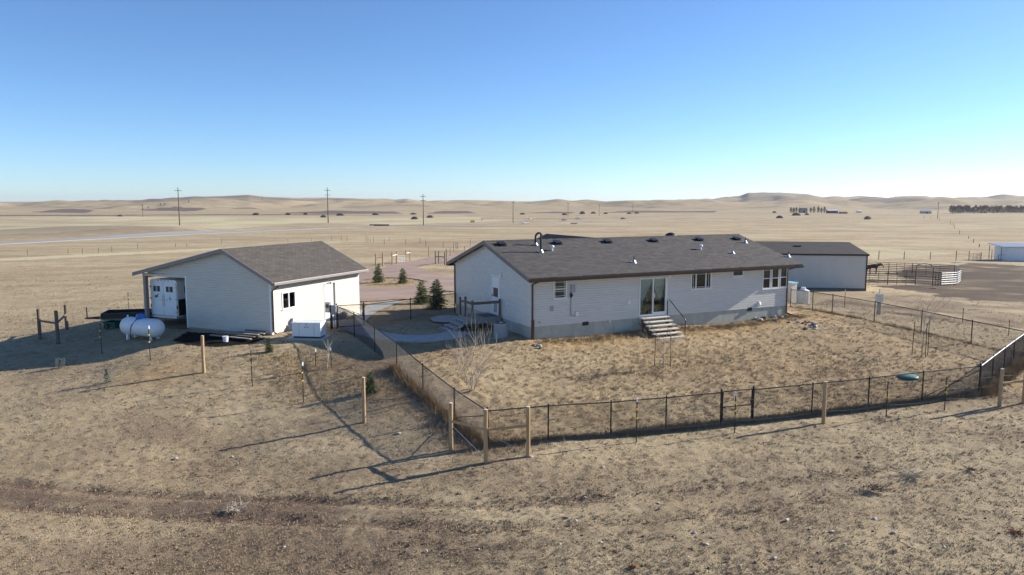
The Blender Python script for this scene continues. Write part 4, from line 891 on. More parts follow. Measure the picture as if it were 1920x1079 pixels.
tp = [t_post(*t, ins=i < 8 or i > 10, capc=i in (1,2,3,4,5,8,9,10)) for i, t in enumerate(TP)]
wires = thing('wire_fence', 'three thin wires strung along the outer posts', 'wire fence', (0,0,0))
path1 = [lps[1], tp[0][0], tp[1][0], wp[0][1], tp[2][0], tp[3][0], wp[1][1], fps[0]]; path2 = [fps[2], tp[4][0], tp[5][0], wp[2][1], tp[6][0], tp[7][0], G(1874,762), G(2010,750)]
for hgt in (.45, .85, 1.2):
    for pth in (path1, path2):
        m = MB(); pts = []
        for a, b in zip(pth[:-1], pth[1:]):
            for t in np.linspace(0, 1, 6)[:-1]: q = a.lerp(b, t); pts.append((q.x, q.y, q.z+hgt-.05*math.sin(math.pi*t)))
        pts.append((pth[-1].x, pth[-1].y, pth[-1].z+hgt)); m.tube(pts, .003, 4, False); m.build('wire', 'wire', wires)
# ================================================================== trees and shrubs
def spruce(u, vb, vt, wpx, label, mat='needle', dens=1.0, seed=0):
    r_ = np.random.default_rng(seed+11); p = G(u, vb); h = z_at(p.y, vt)-p.z; Rr = wpx/FPX*p.y/2*1.22; lob = r_.uniform(.72,1.15,7)
    o = thing('spruce_tree', label, 'tree', p, r_.uniform(0,6), 'young spruces')
    m = MB(); m.tube([(0,0,-.1),(0,0,h*.55),(0,0,h*.98)], [h*.028, h*.016, .004], 7); m.build('trunk', 'barkd', o)
    V = []; F = []
    nwh = int(26*dens)
    for i in range(nwh):
        t = (i+.5)/nwh; z = h*(.04+.95*t); rr = Rr*((1-t)**.62)*(.9+.2*r_.random())*(1 if t > .12 else .75+2*t); nb = max(5, int(13*(1-t)+5))
        for b in range(nb):
            a = r_.uniform(0, 2*math.pi); ln = rr*lob[int(a/6.2832*7) % 7]*r_.uniform(.6, 1.15)+.03; up = .35*t-.12+r_.uniform(-.12,.16); ns = max(5, int(15*ln/max(Rr,.01)*1.2))
            for k in range(ns):
                s = (k+r_.random())/ns; s = .15+.85*s; c = np.array([math.cos(a)*ln*s, math.sin(a)*ln*s, z+ln*s*up-.10*ln*s*s])
                sz = h*.062*(1.15-.45*s)*r_.uniform(.7,1.4); d = np.array([math.cos(a+r_.normal(0,.8)), math.sin(a+r_.normal(0,.8)), r_.normal(.15,.35)]); d /= np.linalg.norm(d)
                n_ = np.cross(d, r_.normal(0,1,3)); n_ /= np.linalg.norm(n_)+1e-9
                V += [c-n_*sz*.22, c+n_*sz*.22, c+d*sz*1.25]; F.append((len(V)-3, len(V)-2, len(V)-1))
    m = MB(); m.add(V, F); me = m.build('crown', mat, o); return o
spruce(709,530,495,23,'slim young spruce left of the two on the grass island', seed=1); spruce(755,531.5,503,20,'shorter young spruce right of the two on the grass island', seed=2)
spruce(791,570,526,30,'young spruce behind its neighbour beside the walk fence', seed=3); spruce(819,580,524,38,'largest young spruce near the house corner', seed=4, dens=1.15)
spruce(695,738,697,21,'knee-high spruce beside the pale wooden post', 'needle2', .9, 5); spruce(505,661,633,14,'sparse spruce seedling at the garage corner', 'needle2', .7, 6)
def bare_tree(u, vb, vt, label, stems=1, spread=.35, mat='bark', r0=.03, seed=0, depth=4, stakes=0):
    rr = random.Random(seed); p = G(u, vb); h = z_at(p.y, vt)-p.z; o = thing('bare_sapling', label, 'tree', p, 0, 'bare saplings'); tr, cr = MB(), MB()
    def grow(a, d, ln, r, dep):
        pts = [a]; dd = d.copy()
        for k in range(4):
            dd = (dd+Vector((rr.gauss(0,.07), rr.gauss(0,.07), rr.gauss(.03,.04)))).normalized(); pts.append(pts[-1]+dd*ln/4)
        (tr if dep == depth else cr).tube(pts, [r*(1-.16*k) for k in range(5)], 5 if dep > 2 else 4)
        if dep <= 1: return
        for _ in range(rr.choice((2,3,3)) if dep < depth else 5):
            t = rr.uniform(.35, 1); q = pts[0].lerp(pts[-1], t); i = min(3, int(t*4)); q = pts[i].lerp(pts[i+1], t*4-i) if t < 1 else pts[-1]
            ang = rr.uniform(0, 6.28); nd = (dd+Vector((math.cos(ang)*spread*1.6, math.sin(ang)*spread*1.6, rr.uniform(.0,.4)))).normalized()
            grow(q, nd, ln*rr.uniform(.5,.72), max(r*.55,.004), dep-1)
    for s in range(stems):
        a = 6.28*s/max(stems,1)+rr.random(); d = Vector((math.cos(a)*spread*(stems > 1), math.sin(a)*spread*(stems > 1), 1)).normalized()
        grow(Vector((math.cos(a)*.04*(stems > 1), math.sin(a)*.04*(stems > 1), -.05)), d, h*rr.uniform(.55,.72), r0, depth)
    tr.build('trunk', mat, o); cr.build('branches', mat, o)
    for s in range(stakes):
        a = 2.1*s+.4; m = MB(); m.tube([(math.cos(a)*.42, math.sin(a)*.42, -.2), (math.cos(a)*.38, math.sin(a)*.38, h*.62)], .016, 5); m.build('stake', 'tpost', o)
    return p
bare_tree(885,733,605,'many-stemmed pale leafless shrub by the front fence', 7, .42, 'bark', .016, 3, 3)
bare_tree(1243,690,590,'staked leafless sapling before the back stairs', 1, .45, 'bark', .028, 5, 4, 2)
bare_tree(1728,668,565,'leafless sapling between three stakes at right', 1, .4, 'bark', .022, 8, 4, 3)
bare_tree(613,693,622,'thin wrapped sapling trunk before the generator', 1, .2, 'bark', .035, 9, 2)
def caged(u, vb, vt, label, seed):
    p = G(u, vb); h = z_at(p.y, vt)-p.z; o = thing('caged_seedling', label, 'seedling', p, 0, 'caged seedlings'); rc = h*.42; m = MB()
    for k in range(18): a = 6.28*k/18; m.tube([(rc*math.cos(a),rc*math.sin(a),0),(rc*math.cos(a),rc*math.sin(a),h)], .0028, 3, False)
    for zz in np.linspace(.03, h, 9): m.tube([(rc*math.cos(a),rc*math.sin(a),zz) for a in np.linspace(0,6.29,15)], .0028, 3, False)
    m.build('wire_cage', 'galv', o); r_ = np.random.default_rng(seed); V = []; F = []
    for k in range(160):
        t = r_.random(); a = r_.uniform(0,6.28); q = np.array([math.cos(a), math.sin(a), 0])*rc*.75*(1-t)*r_.random()+np.array([0,0,h*.95*t]); d = r_.normal(0,1,3); d[2] = abs(d[2]); d /= np.linalg.norm(d); n_ = np.cross(d, r_.normal(0,1,3)); n_ /= np.linalg.norm(n_)
        V += [q-n_*.02, q+n_*.02, q+d*.10]; F.append((len(V)-3,len(V)-2,len(V)-1))
    MB().add(V, F).build('foliage', 'needle2', o)
caged(114,691,673,'caged seedling in the garage shadow', 1); caged(201,719,692,'caged seedling in the sun at left', 2)
# ================================================================== tall grass growing through the fences
def along(pts, n, jit, seed):
    r_ = np.random.default_rng(seed); P = np.array(pts); L = np.hypot(*(P[1:]-P[:-1]).T); c = np.concatenate([[0], np.cumsum(L)]); s = r_.uniform(0, c[-1], n)
    return np.interp(s, c, P[:,0])+r_.normal(0, jit, n), np.interp(s, c, P[:,1])+r_.normal(0, jit, n), s/c[-1]
def tall(label, pts, n, jit, hlo, hhi, seed, mat=None, w=.014, name='tall_grass'):
    x, y, s = along(pts, n, jit, seed); r_ = np.random.default_rng(seed+1); h = r_.uniform(hlo, hhi, n)*(.7+.5*np.clip(fbm(x/1.1, y/1.1, 2, seed), -.6, 1)); k = keep_open(x, y)
    return stuff(blades(name, x[k], y[k], h[k], np.full(k.sum(), w), 6, .10, mat or GM3, .45, seed), label, 'grass')
tall('tall rusty grass along the sloping chain-link fence', [on_line(GL_,C0,738), on_line(GL_,C0,793), on_line(GL_,C0,852), C0], 1500, .16, .30, .62, 11)
tall('tall dry grass along the front chain-link fence', [C0, on_line(C0,C1,1249), C1], 3800, .13, .16, .42, 12, GM1)
tall('tall golden grass against the right-hand fence', [(p[0]+.25, p[1]-.12) for p in (C1, on_line(C1,C2,1883), C2)], 900, .16, .35, .72, 13)
tall('dry grass under the back right fence', [C2, on_line(C2,C3,1640), C3], 900, .12, .12, .3, 14)
tall('golden grass fringe along the front house wall', [tuple(frame(H_O,H_YAW,x,-.5)) for x in (.3,5.5)]+[tuple(frame(H_O,H_YAW,x,-.6)) for x in (8,H_L+1)], 2200, .3, .10, .26, 15, GM2)
tall('dry grass tussocks before the garage and generator', [tuple(G(u,v)[:2]) for u, v in ((440,656),(520,668),(600,720),(640,745),(760,720))], 1400, .9, .10, .26, 16, GM2)
tall('rough grass where the left fence meets the brace', [tuple(G(u,v)[:2]) for u, v in ((800,770),(860,820),(905,845),(985,835))], 900, .45, .12, .32, 17, GM1)
tall('dark tussock ridge left of the staked sapling', [tuple(G(u,v)[:2]) for u, v in ((1075,714),(1150,703),(1240,691))], 180, .40, .10, .26, 18, GM2)
tall('scattered golden tussocks across the yard', [tuple(G(u,v)[:2]) for u, v in ((960,690),(1100,680),(1300,660),(1500,650),(1700,690),(1500,720),(1250,740),(1000,760))], 1500, 1.3, .08, .20, 19, GM2)
# ================================================================== objects by the garage
def ring(n): return [2*math.pi*k/n for k in range(n)]
tkp = G(268,636); tank = thing('propane_tank', 'white propane tank with blue dome lid beside the carport', 'propane tank', tkp, R(-24))
m = MB(); prof = [(.02,-1.32)]+[(.46*math.sin(t), -.93-.40*math.cos(t)) for t in np.linspace(.25, math.pi/2, 7)]+[(.46, .93)]+[(.46*math.cos(t), .93+.40*math.sin(t)) for t in np.linspace(.2, math.pi/2-.05, 7)]
m.lathe(prof, 28, (0,0,.62), 'x'); m.build('shell', 'tank', tank, True)
m = MB(); m.lathe([(.24,0),(.24,.16),(.20,.22),(.05,.25)], 20, (-.05,0,1.04)); m.build('dome_lid', 'bluelid', tank, True)
for xx in (-.8, .8):
    for yy in (-.22, .22): m = MB(); m.b2(xx-.06, xx+.06, yy-.05, yy+.05, -.2, .3); m.build('leg', 'tank', tank)
m = MB(); m.tube([(-.05,-.25,1.05),(-.2,-.47,.75),(-.3,-.48,.45),(-.38,-.40,.05)], .018, 6); m.build('gas_line', 'black', tank)
m = MB(); m.tube([(-1.0,0,1.05),(-1.0,0,1.17)], .04, 8); m.build('lifting_lug', 'tank', tank)
# horse trailer in the carport
ya_, _z = plane_hit(332.6, 560, G_O, G_YAW, G_Z, 'x', .35); yb_, _z = plane_hit(283, 560, G_O, G_YAW, G_Z, 'x', .35)
TW = min(abs(yb_-ya_), 2.2); tc_ = (ya_+yb_)/2; q = frame(G_O, G_YAW, .35, tc_)
tr = thing('horse_trailer', 'white two-door horse trailer parked under the carport', 'trailer', (q[0], q[1], G_Z), math.pi/2-G_YAW)
w2 = TW/2; z0, z1 = .42, 2.42; LT = 5.2
m = MB(); c = .12; sec = [(-w2,z0),(w2,z0),(w2,z1-c),(w2-c*.4,z1-c*.3),(w2-c,z1),(-w2+c,z1),(-w2+c*.4,z1-c*.3),(-w2,z1-c)]
m.prism(sec, (0,0,0), (0,1,0), (0,0,1), (1,0,0), LT); m.build('body', 'white', tr)
m = MB(); m.b2(.06, LT-.05, -w2-.012, -w2-.002, z0+.05, z0+.95); m.build('side_kick_panel', 'black', tr)
m = MB(); m.b2(.5, 2.6, -w2-.014, -w2-.003, z1-.75, z1-.4); m.build('side_window', 'black', tr)
for s, (y0, y1) in (('left', (.012, w2-.06)), ('right', (-w2+.06, -.012))):
    m = MB(); m.b2(-.035, -.002, y0, y1, z0+.06, z1-.14); d = m.build('rear_door', 'white', tr); yc = (y0+y1)/2
    m = MB(); m.b2(-.045, -.037, yc-.24, yc+.24, z1-.66, z1-.36); wdo = m.build('door_window', 'black', d); m = MB(); m.b2(-.052, -.046, yc-.06, yc+.06, z1-.65, z1-.37); m.build('window_slider', 'grey', wdo)
    for zz in (z0+.25, z0+.95, z1-.4): m = MB(); e = y1 if s == 'left' else y0; m.b2(-.06, -.036, e-.06, e+.06, zz-.05, zz+.05); m.build('hinge', 'galv', d)
    m = MB(); m.b2(-.055, -.037, (.02 if s == 'left' else -.32), (.32 if s == 'left' else -.02), z0+.86, z0+.9); m.b2(-.055,-.037, (.05 if s == 'left' else -.09), (.09 if s == 'left' else -.05), z0+.55, z0+1.2); m.build('latch_bar', 'galv', d)
    m = MB(); e = w2-.03 if s == 'left' else -w2+.03; m.b2(-.03, .0, e-.04, e+.04, z0+.42, z0+.62); m.build('tail_lamp', 'redlight', tr)
# decals: a running-horse shape and a compass-like star, flat dark print on the doors
hs_ = [(-.16,.02),(-.10,.08),(-.02,.07),(.05,.10),(.10,.17),(.16,.18),(.13,.11),(.08,.03),(.12,-.05),(.06,-.03),(.0,-.01),(-.06,-.10),(-.10,-.09),(-.07,-.01),(-.12,-.04)]
m = MB(); m.prism([(x, z) for x, z in hs_], (-.038, w2*.5, z1-.95), (0,-1,0), (0,0,1), (-1,0,0), .003); m.build('horse_decal', 'logo', tr)
star = []
for k in range(16): a = k*math.pi/8; rr_ = (.22 if k % 4 == 0 else (.13 if k % 2 == 0 else .045)); star.append((rr_*math.sin(a), rr_*math.cos(a)))
m = MB(); m.prism(star, (-.038, -w2*.5, z1-1.02), (0,-1,0), (0,0,1), (-1,0,0), .003); m.build('star_decal', 'grey', tr)
for k in range(4): m = MB(); m.b2(-.02, .0, -.42+k*.25, -.34+k*.25, z1-.08, z1-.04); m.build('marker_lamp', 'redlight', tr)
for xx in (2.3, 3.2):
    for s in (-1, 1):
        m = MB(); m.lathe([(.2,-.1),(.34,-.1),(.36,-.06),(.36,.06),(.34,.1),(.2,.1)], 20, (xx, s*(w2+.02), .34), 'y'); wh = m.build('wheel', 'black', tr, True); m = MB(); m.lathe([(.19,-.09),(.17,.09)], 14, (xx, s*(w2+.02), .34), 'y'); m.build('rim', 'galv', wh)
m = MB(); m.b2(1.8, 3.7, -w2-.22, -w2-.001, .72, .78); m.b2(1.8, 3.7, w2+.001, w2+.22, .72, .78); m.build('fender', 'galv', tr)
m = MB(); m.b2(-.1, 0, -w2, w2, z0-.08, z0+.04); m.build('rear_bumper', 'galv', tr); m = MB(); m.b2(LT, LT+1.4, -.06, .06, .4, .5); m.build('tongue', 'galv', tr)
# utility trailer and green cart
p = G(246,609); ut = thing('utility_trailer', 'dark low utility trailer behind the propane tank', 'trailer', p, R(14)); 
m = MB(); m.b2(-1.3, 1.5, -.75, .75, .42, .50); m.build('bed', 'woodold', ut)
m = MB()
for y in (-.75, .75): m.b2(-1.3, 1.5, y-.03, y+.03, .5, .78)
m.b2(-1.33, -1.27, -.72, .72, .5, .78); m.b2(1.47, 1.53, -.72, .72, .5, .78); m.build('side_rails', 'black', ut)
for s in (-1,1): m = MB(); m.lathe([(.18,-.09),(.32,-.09),(.33,0),(.32,.09),(.18,.09)], 18, (.1, s*.87, .32), 'y'); wh = m.build('wheel', 'black', ut, True); m = MB(); m.lathe([(.17,-.08),(.15,.08)], 12, (.1,s*.87,.32), 'y'); m.build('rim', 'grey', wh)
m = MB(); m.tube([(-1.3,-.4,.45),(-2.3,0,.45)], .04, 6); m.tube([(-1.3,.4,.45),(-2.3,0,.45)], .04, 6); m.tube([(-2.2,0,.45),(-2.2,0,1.05)], .03, 6); m.build('tongue', 'black', ut)
p = G(213,616); gc = thing('green_cart', 'small green metal cart at the end of the tank', 'cart', p, R(-10)); m = MB(); m.add([(-.3,-.3,.12),(.3,-.3,.12),(.3,.3,.12),(-.3,.3,.12),(-.36,-.36,.40),(.36,-.36,.40),(.36,.36,.40),(-.36,.36,.40)], [(3,2,1,0),(0,1,5,4),(1,2,6,5),(2,3,7,6),(3,0,4,7)]); m.build('tub', 'green', gc)
for s in (-1,1): m = MB(); m.lathe([(.15,-.04),(.16,.04)], 12, (-.1,s*.42,.15), 'y'); m.build('wheel', 'black', gc)
# planks and bucket by the garage wall
for i in range(6):
    a = G(398+i*10, 636.5-i*1.6); m = MB(); ln = 2.6-.25*i; m.b2(-ln/2, ln/2, -.07, .07, 0, .04); o = m.build('plank', 'woodold' if i % 2 else 'deck')
    o.location = (a.x+.9, a.y, a.z+.10+.045*(i % 3)); o.rotation_euler = (0,.01,R(-20+random.uniform(-4,4))); tag(o, ORD[i]+' grey plank from the left in the pile by the garage', 'plank', 'planks piled at the garage wall')
p = G(423,641); m = MB(); m.lathe([(.12,0),(.14,.26),(.15,.27)], 16); o = m.build('bucket', 'white'); o.location = p; tag(o, 'small white bucket beside the plank pile', 'bucket')
# standby generator on its pad
p = G(580,634); gen = thing('standby_generator', 'white box generator on a concrete pad beside the garage', 'generator', p, R(-6))
m = MB(); m.b2(-.95,.95,-.55,.55,-.1,.06); m.build('pad', 'conc', gen); m = MB(); m.b2(-.66,.66,-.33,.33,.061,.14); m.build('base_frame', 'black', gen)
m = MB(); m.b2(-.72,.72,-.38,.38,.141,.80); m.build('cabinet', 'white', gen); m = MB(); m.add([(-.74,-.40,.801),(.74,-.40,.801),(.74,.40,.801),(-.74,.40,.801),(-.74,-.40,.83),(.74,-.40,.83),(.70,.36,.88),(-.70,.36,.88)], [(0,3,2,1),(4,5,6,7),(0,1,5,4),(1,2,6,5),(2,3,7,6),(3,0,4,7)]); m.build('lid', 'white', gen)
for x in (-.36, .40): m = MB(); m.b2(x-.006, x+.006, -.386, -.381, .16, .79); m.build('panel_seam', 'grey', gen)
m = MB(); m.b2(-.02,.02,-.386,-.381,.70,.76); m.build('lock', 'black', gen)
def text_part(s, size, loc, rot, parent, mat, name):
    c = bpy.data.curves.new(name, 'FONT'); c.body = s; c.size = size; c.extrude = .001; c.align_x = 'CENTER'; t = bpy.data.objects.new(name, c); col.objects.link(t)
    bpy.context.view_layer.update(); me = bpy.data.meshes.new_from_object(t.evaluated_get(bpy.context.evaluated_depsgraph_get())); bpy.data.objects.remove(t); o = bpy.data.objects.new(name, me); col.objects.link(o); me.materials.clear(); me.materials.append(MT[mat]); o.location = loc; o.rotation_euler = rot; o.parent = parent; return o
text_part('A-10', .12, (0,-.384,.56), (math.pi/2,0,0), gen, 'black', 'nameplate_lettering')
p = G(622,616); ep = thing('electric_pedestal', 'blue-grey electric boxes on a dark post beside the generator', 'pedestal', p, R(-15)); m = MB(); m.b2(-.05,.05,-.05,.05,-.2,1.25); m.build('post', 'black', ep)
m = MB(); m.b2(.05,.32,-.12,.06,.75,1.25); m.build('breaker_box', 'grey', ep); m = MB(); m.b2(-.3,-.05,-.1,.08,.85,1.4); m.build('meter_box', 'galv', ep); m = MB(); m.lathe([(.1,-.14),(.1,-.1)], 16, (-.17,0,1.2), 'y'); m.build('meter_glass', 'woodold', ep)
m = MB(); m.tube([(.18,0,.75),(.18,0,-.1)], .03, 6); m.build('conduit', 'grey', ep)
# ================================================================== right of the house
p = G(1505,570); wt = thing('water_tank', 'squat white poly tank with domed lid inside the yard fence', 'water tank', p, R(20)); m = MB(); m.lathe([(.42,0),(.46,.03),(.46,.95),(.44,1.0),(.16,1.16),(.15,1.22)], 10); m.build('body', 'poly', wt)
m = MB(); m.lathe([(.17,1.221),(.17,1.26),(.02,1.28)], 14); m.build('cap', 'white', wt)
for k in range(5): a = 6.283*k/5; m = MB(); m.b2(-.02,.02,.455,.475,.02,.97); o = m.build('rib', 'poly', wt); o.rotation_euler = (0,0,a)
p = G(1481,566); ct = thing('storage_bin', 'cream upright bin with pale blue lid at the house corner', 'storage bin', p, R(28)); m = MB(); m.b2(-.32,.32,-.35,.35,0,1.45); m.build('body', 'siding_g', ct); m = MB(); m.b2(-.38,.38,-.41,.41,1.451,1.55); m.build('lid', M('pale_blue_lid',(.42,.60,.68),.4), ct)
p = G(1647,590); pd = thing('utility_pedestal', 'grey utility pedestal with white box beyond the back fence', 'pedestal', p, R(10)); m = MB(); m.b2(-.09,.09,-.09,.09,-.2,.85); m.build('stand', 'grey', pd); m = MB(); m.b2(-.2,.2,-.14,.14,.86,1.4); m.build('box', 'galv', pd); m = MB(); m.tube([(0,0,1.4),(0,0,1.75)], .035, 6); m.build('mast', 'galv', pd)
p = G(1703,708); sl = thing('septic_lid', 'flat green septic lid lying in the yard', 'septic lid', p); m = MB(); m.lathe([(.40,-.1),(.40,.06),(.36,.09),(.05,.11)], 22); m.build('cover', M('faded_green_plastic',(.15,.29,.27),.5), sl, True); m = MB(); m.lathe([(.43,-.1),(.43,.03)], 22); m.build('collar', 'green', sl)
# rock piles and loose stones
def rock_mesh(seed, sq=.6):
    bm = bmesh.new(); bmesh.ops.create_icosphere(bm, subdivisions=1, radius=1); r_ = random.Random(seed)
    for v in bm.verts: v.co *= r_.uniform(.7, 1.15); v.co.z *= sq
    me = bpy.data.meshes.new('rock'); bm.to_mesh(me); bm.free(); return me
RM = [rock_mesh(i) for i in range(6)]; RMD = [rock_mesh(i+20) for i in range(4)]
for me in RM: me.materials.append(MT['rock'])
for me in RMD: me.materials.append(MT['rockd'])
def rocks(spec, lab, group, cat='rock'):
    for i, (u, v, s, dark) in enumerate(spec):
        p = G(u, v); o = bpy.data.objects.new('rock', random.choice(RMD if dark else RM)); col.objects.link(o); sc = s*(1.35 if v < 700 else 1.1)/FPX*p.y/2; o.scale = (sc*random.uniform(.9,1.2), sc*random.uniform(.8,1.1), sc); o.location = (p.x, p.y, p.z+sc*.25); o.rotation_euler = (random.uniform(-.3,.3),random.uniform(-.3,.3),random.uniform(0,6)); tag(o, lab % ORD[i], cat, group)
rr_ = random.Random(4)
rocks(sorted([(1412+rr_.uniform(0,46), 594+rr_.uniform(0,10), rr_.uniform(4,8), rr_.random() < .55) for _ in range(16)]), '%s stone from the left in the pile under the house corner', 'stones piled at the house corner')
rocks(sorted([(1466+rr_.uniform(0,34), 592+rr_.uniform(0,14), rr_.uniform(4,7), rr_.random() < .6) for _ in range(10)]), '%s stone from the left along the downspout run-off', 'stones along the run-off')
rocks(sorted([(1504+rr_.uniform(0,28), 603+rr_.uniform(0,16), rr_.uniform(4,9), rr_.random() < .6) for _ in range(14)]), '%s stone from the left in the dark heap below the downspout', 'stones in the dark heap')
rocks(sorted([(996+rr_.uniform(0,18), 649+rr_.uniform(0,8), rr_.uniform(4,7), rr_.random() < .3) for _ in range(7)]), '%s stone from the left at the near house corner', 'stones at the near house corner')
rocks(sorted([(330,861,9,0),(450,883,6,0),(532,1028,9,0),(748,814,9,0),(1130,878,9,0),(1080,978,8,0),(1097,934,7,0),(1127,1018,7,0),(1050,1022,8,0),(1302,1000,9,0),(1475,976,10,0),(1560,998,10,0),(1640,974,9,0),(1452,1047,9,0),(1388,1063,10,0),(1610,1018,7,0),(1675,1000,9,0),(1772,1028,7,0),(1520,1008,6,0),(1325,1022,9,0),(800,1034,6,0),(898,1031,6,0),(1235,944,6,0),(436,857,5,0),(757,962,5,0),(1116,979,6,0),(1585,1022,6,0),(1290,1046,7,0),(996,858,9,0),(70,1010,5,0)]), '%s pale stone from the left on the open foreground', 'pale stones scattered in the foreground')
# tumbleweed heaps and dry weeds
def weed(u, v, wpx, label, mat='bark', n=70, seed=0):
    r_ = random.Random(seed); p = G(u, v); s = wpx/FPX*p.y/2; o = thing('dead_weed', label, 'weed', p); m = MB()
    for _ in range(n):
        a = r_.uniform(0,6.28); ln = s*r_.uniform(.4,1.1); b = Vector((r_.uniform(-.5,.5)*s, r_.uniform(-.5,.5)*s, .01)); d = Vector((math.cos(a), math.sin(a), r_.uniform(.05,.7))).normalized()
        m.tube([b, b+d*ln*.5+Vector((0,0,.03)), b+d*ln], [.007,.005,.003], 3, False)
    m.build('twigs', mat, o)
weed(440,957,55,'heap of pale dead twigs on the dirt track', n=80, seed=1); weed(1712,894,60,'loose heap of dead twigs at right of the track', n=80, seed=2); weed(1640,918,50,'dark tangle of dead weed beside the right twig heap', 'barkd', 70, 3); weed(1905,1002,34,'rust-red dry weed at the lower right edge', 'rust', 60, 4); weed(1185,1065,22,'small rusty weed near the bottom edge', 'rust', 40, 5); weed(1820,882,26,'small dark weed clump far right of the track','barkd',40,6)
HAZE = .000045
# ================================================================== corral, horse and the back lot
PH = 1.65
def panel(label, A, B, mat='black', rails=6, h=PH, cat='corral fence', name='corral_fence', group='corral panels'):
    a, b = P3(A), P3(B); L = (b-a).length; o = thing(name, label, cat, a, 0, group); d = b-a
    for t in (0.0, .33, .66, 1.0):
        m = MB(); p = d*t; r = .045 if t in (0.0, 1.0) else .025; m.tube([p+Vector((0,0,-.1)), p+Vector((0,0,h))], r, 6); m.build('upright', mat, o)
    for k in range(rails):
        z = .25+(h-.3)*k/(rails-1); m = MB(); m.tube([Vector((0,0,z)), d+Vector((0,0,z))], .036, 6); m.build('rail', mat, o)
    return o
def gp(u, v): return tuple(G(u, v)[:2])
pa, pa2, pb, pc, pd_, pe, pf = gp(1612,533), gp(1664,534), gp(1716,534.5), gp(1748,537), gp(1764,537), gp(1794,535), gp(1801,530)
pg0, pg, ph, pi = gp(1600,510), gp(1666,512.8), gp(1710,514.5), gp(1789,519)
panel('dark front corral panel running out from the barn', pa, pa2); panel('dark front corral panel left of the arched gate', pa2, pb)
panel('short dark corral panel right of the arched gate', pc, pd_); panel('dark rear corral panel behind the horse', pg0, pg); panel('dark rear corral panel in the middle of the pen', pg, ph); panel('dark rear corral panel at the right of the pen', ph, pi); panel('dark side corral panel closing the pen at right', pi, pf)
panel('white slatted gate standing at the right end of the corral', pd_, pe, 'poly', 6, 1.6, 'gate', 'corral_gate', None); panel('white gate leaf turned side-on beside the slatted gate', pe, pf, 'poly', 6, 1.6, 'gate', 'corral_gate', None)
a, b = P3(pb), P3(pc); o = thing('arched_gate', 'tall dark arched walk-through gate in the corral', 'gate', a); d = b-a
m = MB(); m.tube([(0,0,-.1),(0,0,2.3)]+[tuple(d*t+Vector((0,0,2.3+.32*math.sin(math.pi*min(1,t*1.0))**.6))) for t in np.linspace(.08,.92,9)]+[tuple(d+Vector((0,0,2.3))), tuple(d+Vector((0,0,-.1)))], .045, 6); m.build('arch_frame', 'black', o)
for k in range(6): m = MB(); z = .25+1.35*k/5; m.tube([d*.05+Vector((0,0,z)), d*.95+Vector((0,0,z))], .026, 6); m.build('rail', 'black', o)
hp = G(1637,514.5); horse = thing('horse', 'dark bay horse walking out from behind the barn', 'horse', hp, R(4))
sk = dict(v=[], e=[], r=[])
def jv(p, r, par=None):
    sk['v'].append(p); sk['r'].append(r); i = len(sk['v'])-1
    if par is not None: sk['e'].append((par, i))
    return i
pel = jv((-.62,0,1.28), (.27,.29)); bel = jv((-.1,0,1.20), (.30,.31), pel); che = jv((.42,0,1.20), (.27,.31), bel); wit = jv((.62,0,1.34), (.19,.22), che); n1_ = jv((.92,0,1.42), (.12,.17), wit); n2_ = jv((1.18,0,1.42), (.09,.12), n1_); hd = jv((1.33,0,1.37), (.10,.12), n2_); mz = jv((1.52,0,1.12), (.065,.075), hd); jv((1.60,0,1.01), (.055,.06), mz)
ta = jv((-.92,0,1.30), (.06,.06), pel); tb = jv((-1.03,0,.95), (.07,.07), ta); jv((-1.02,0,.55), (.03,.03), tb)
for s, off in ((.17,.12),(-.17,-.16)):
    e = jv((.46+off*.3,s,.92), (.11,.12), che); k = jv((.48+off,s,.56), (.062,.062), e); f = jv((.44+off*1.1,s,.18), (.042,.045), k); jv((.50+off*1.1,s,.03), (.06,.055), f)
    st_ = jv((-.60-off*.3,s,.98), (.15,.17), pel); h_ = jv((-.80-off,s,.60), (.068,.072), st_); f = jv((-.74-off*1.2,s,.18), (.045,.047), h_); jv((-.67-off*1.2,s,.03), (.06,.055), f)
me = bpy.data.meshes.new('horse_body'); me.from_pydata(sk['v'], sk['e'], []); me.materials.append(MT['horse']); ob = bpy.data.objects.new('body', me); col.objects.link(ob); ob.parent = horse
md = ob.modifiers.new('skin', 'SKIN'); md.use_smooth_shade = True
for i, r in enumerate(sk['r']): me.skin_vertices[0].data[i].radius = r
me.skin_vertices[0].data[0].use_root = True
ss = ob.modifiers.new('sub', 'SUBSURF'); ss.levels = 1; ss.render_levels = 2
for s in (-1, 1): m = MB(); m.lathe([(.035,0),(.03,.06),(.004,.14)], 8, (1.27,s*.06,1.47)); m.build('ear', 'horse', horse)
m = MB()
for k in range(9): t = k/8; m.box((.66+.54*t, 0, 1.52+.03*t), (.10,.03,.18), 0, Matrix.Rotation(-.4,3,'Y'))
m.build('mane', 'black', horse)
for i, (u, v, w, hh) in enumerate(((1639,528.5,20,4.5),(1657,527.5,12,3.6),(1676,527.5,13,3),(1695,528,13,3.5),(1713,528,13,4),(1706,520,26,5.5),(1750,541.5,14,4))):
    p = G(u, v); s = w/FPX*p.y/2; o = bpy.data.objects.new('hay_heap', RMD[i % 4].copy()); col.objects.link(o); o.data.materials.clear(); o.data.materials.append(MT['hay'] if i < 5 else MT['barkd']); o.location = (p.x,p.y,p.z); o.scale = (s, s*.7, hh/FPX*p.y); tag(o, ORD[i]+' dark heap along the pen floor, counted from the barn' if i < 5 else ('low dark branch heap inside the pen' if i == 5 else 'dark lump on the ground before the arched gate'), 'heap', 'heaps in and by the pen')
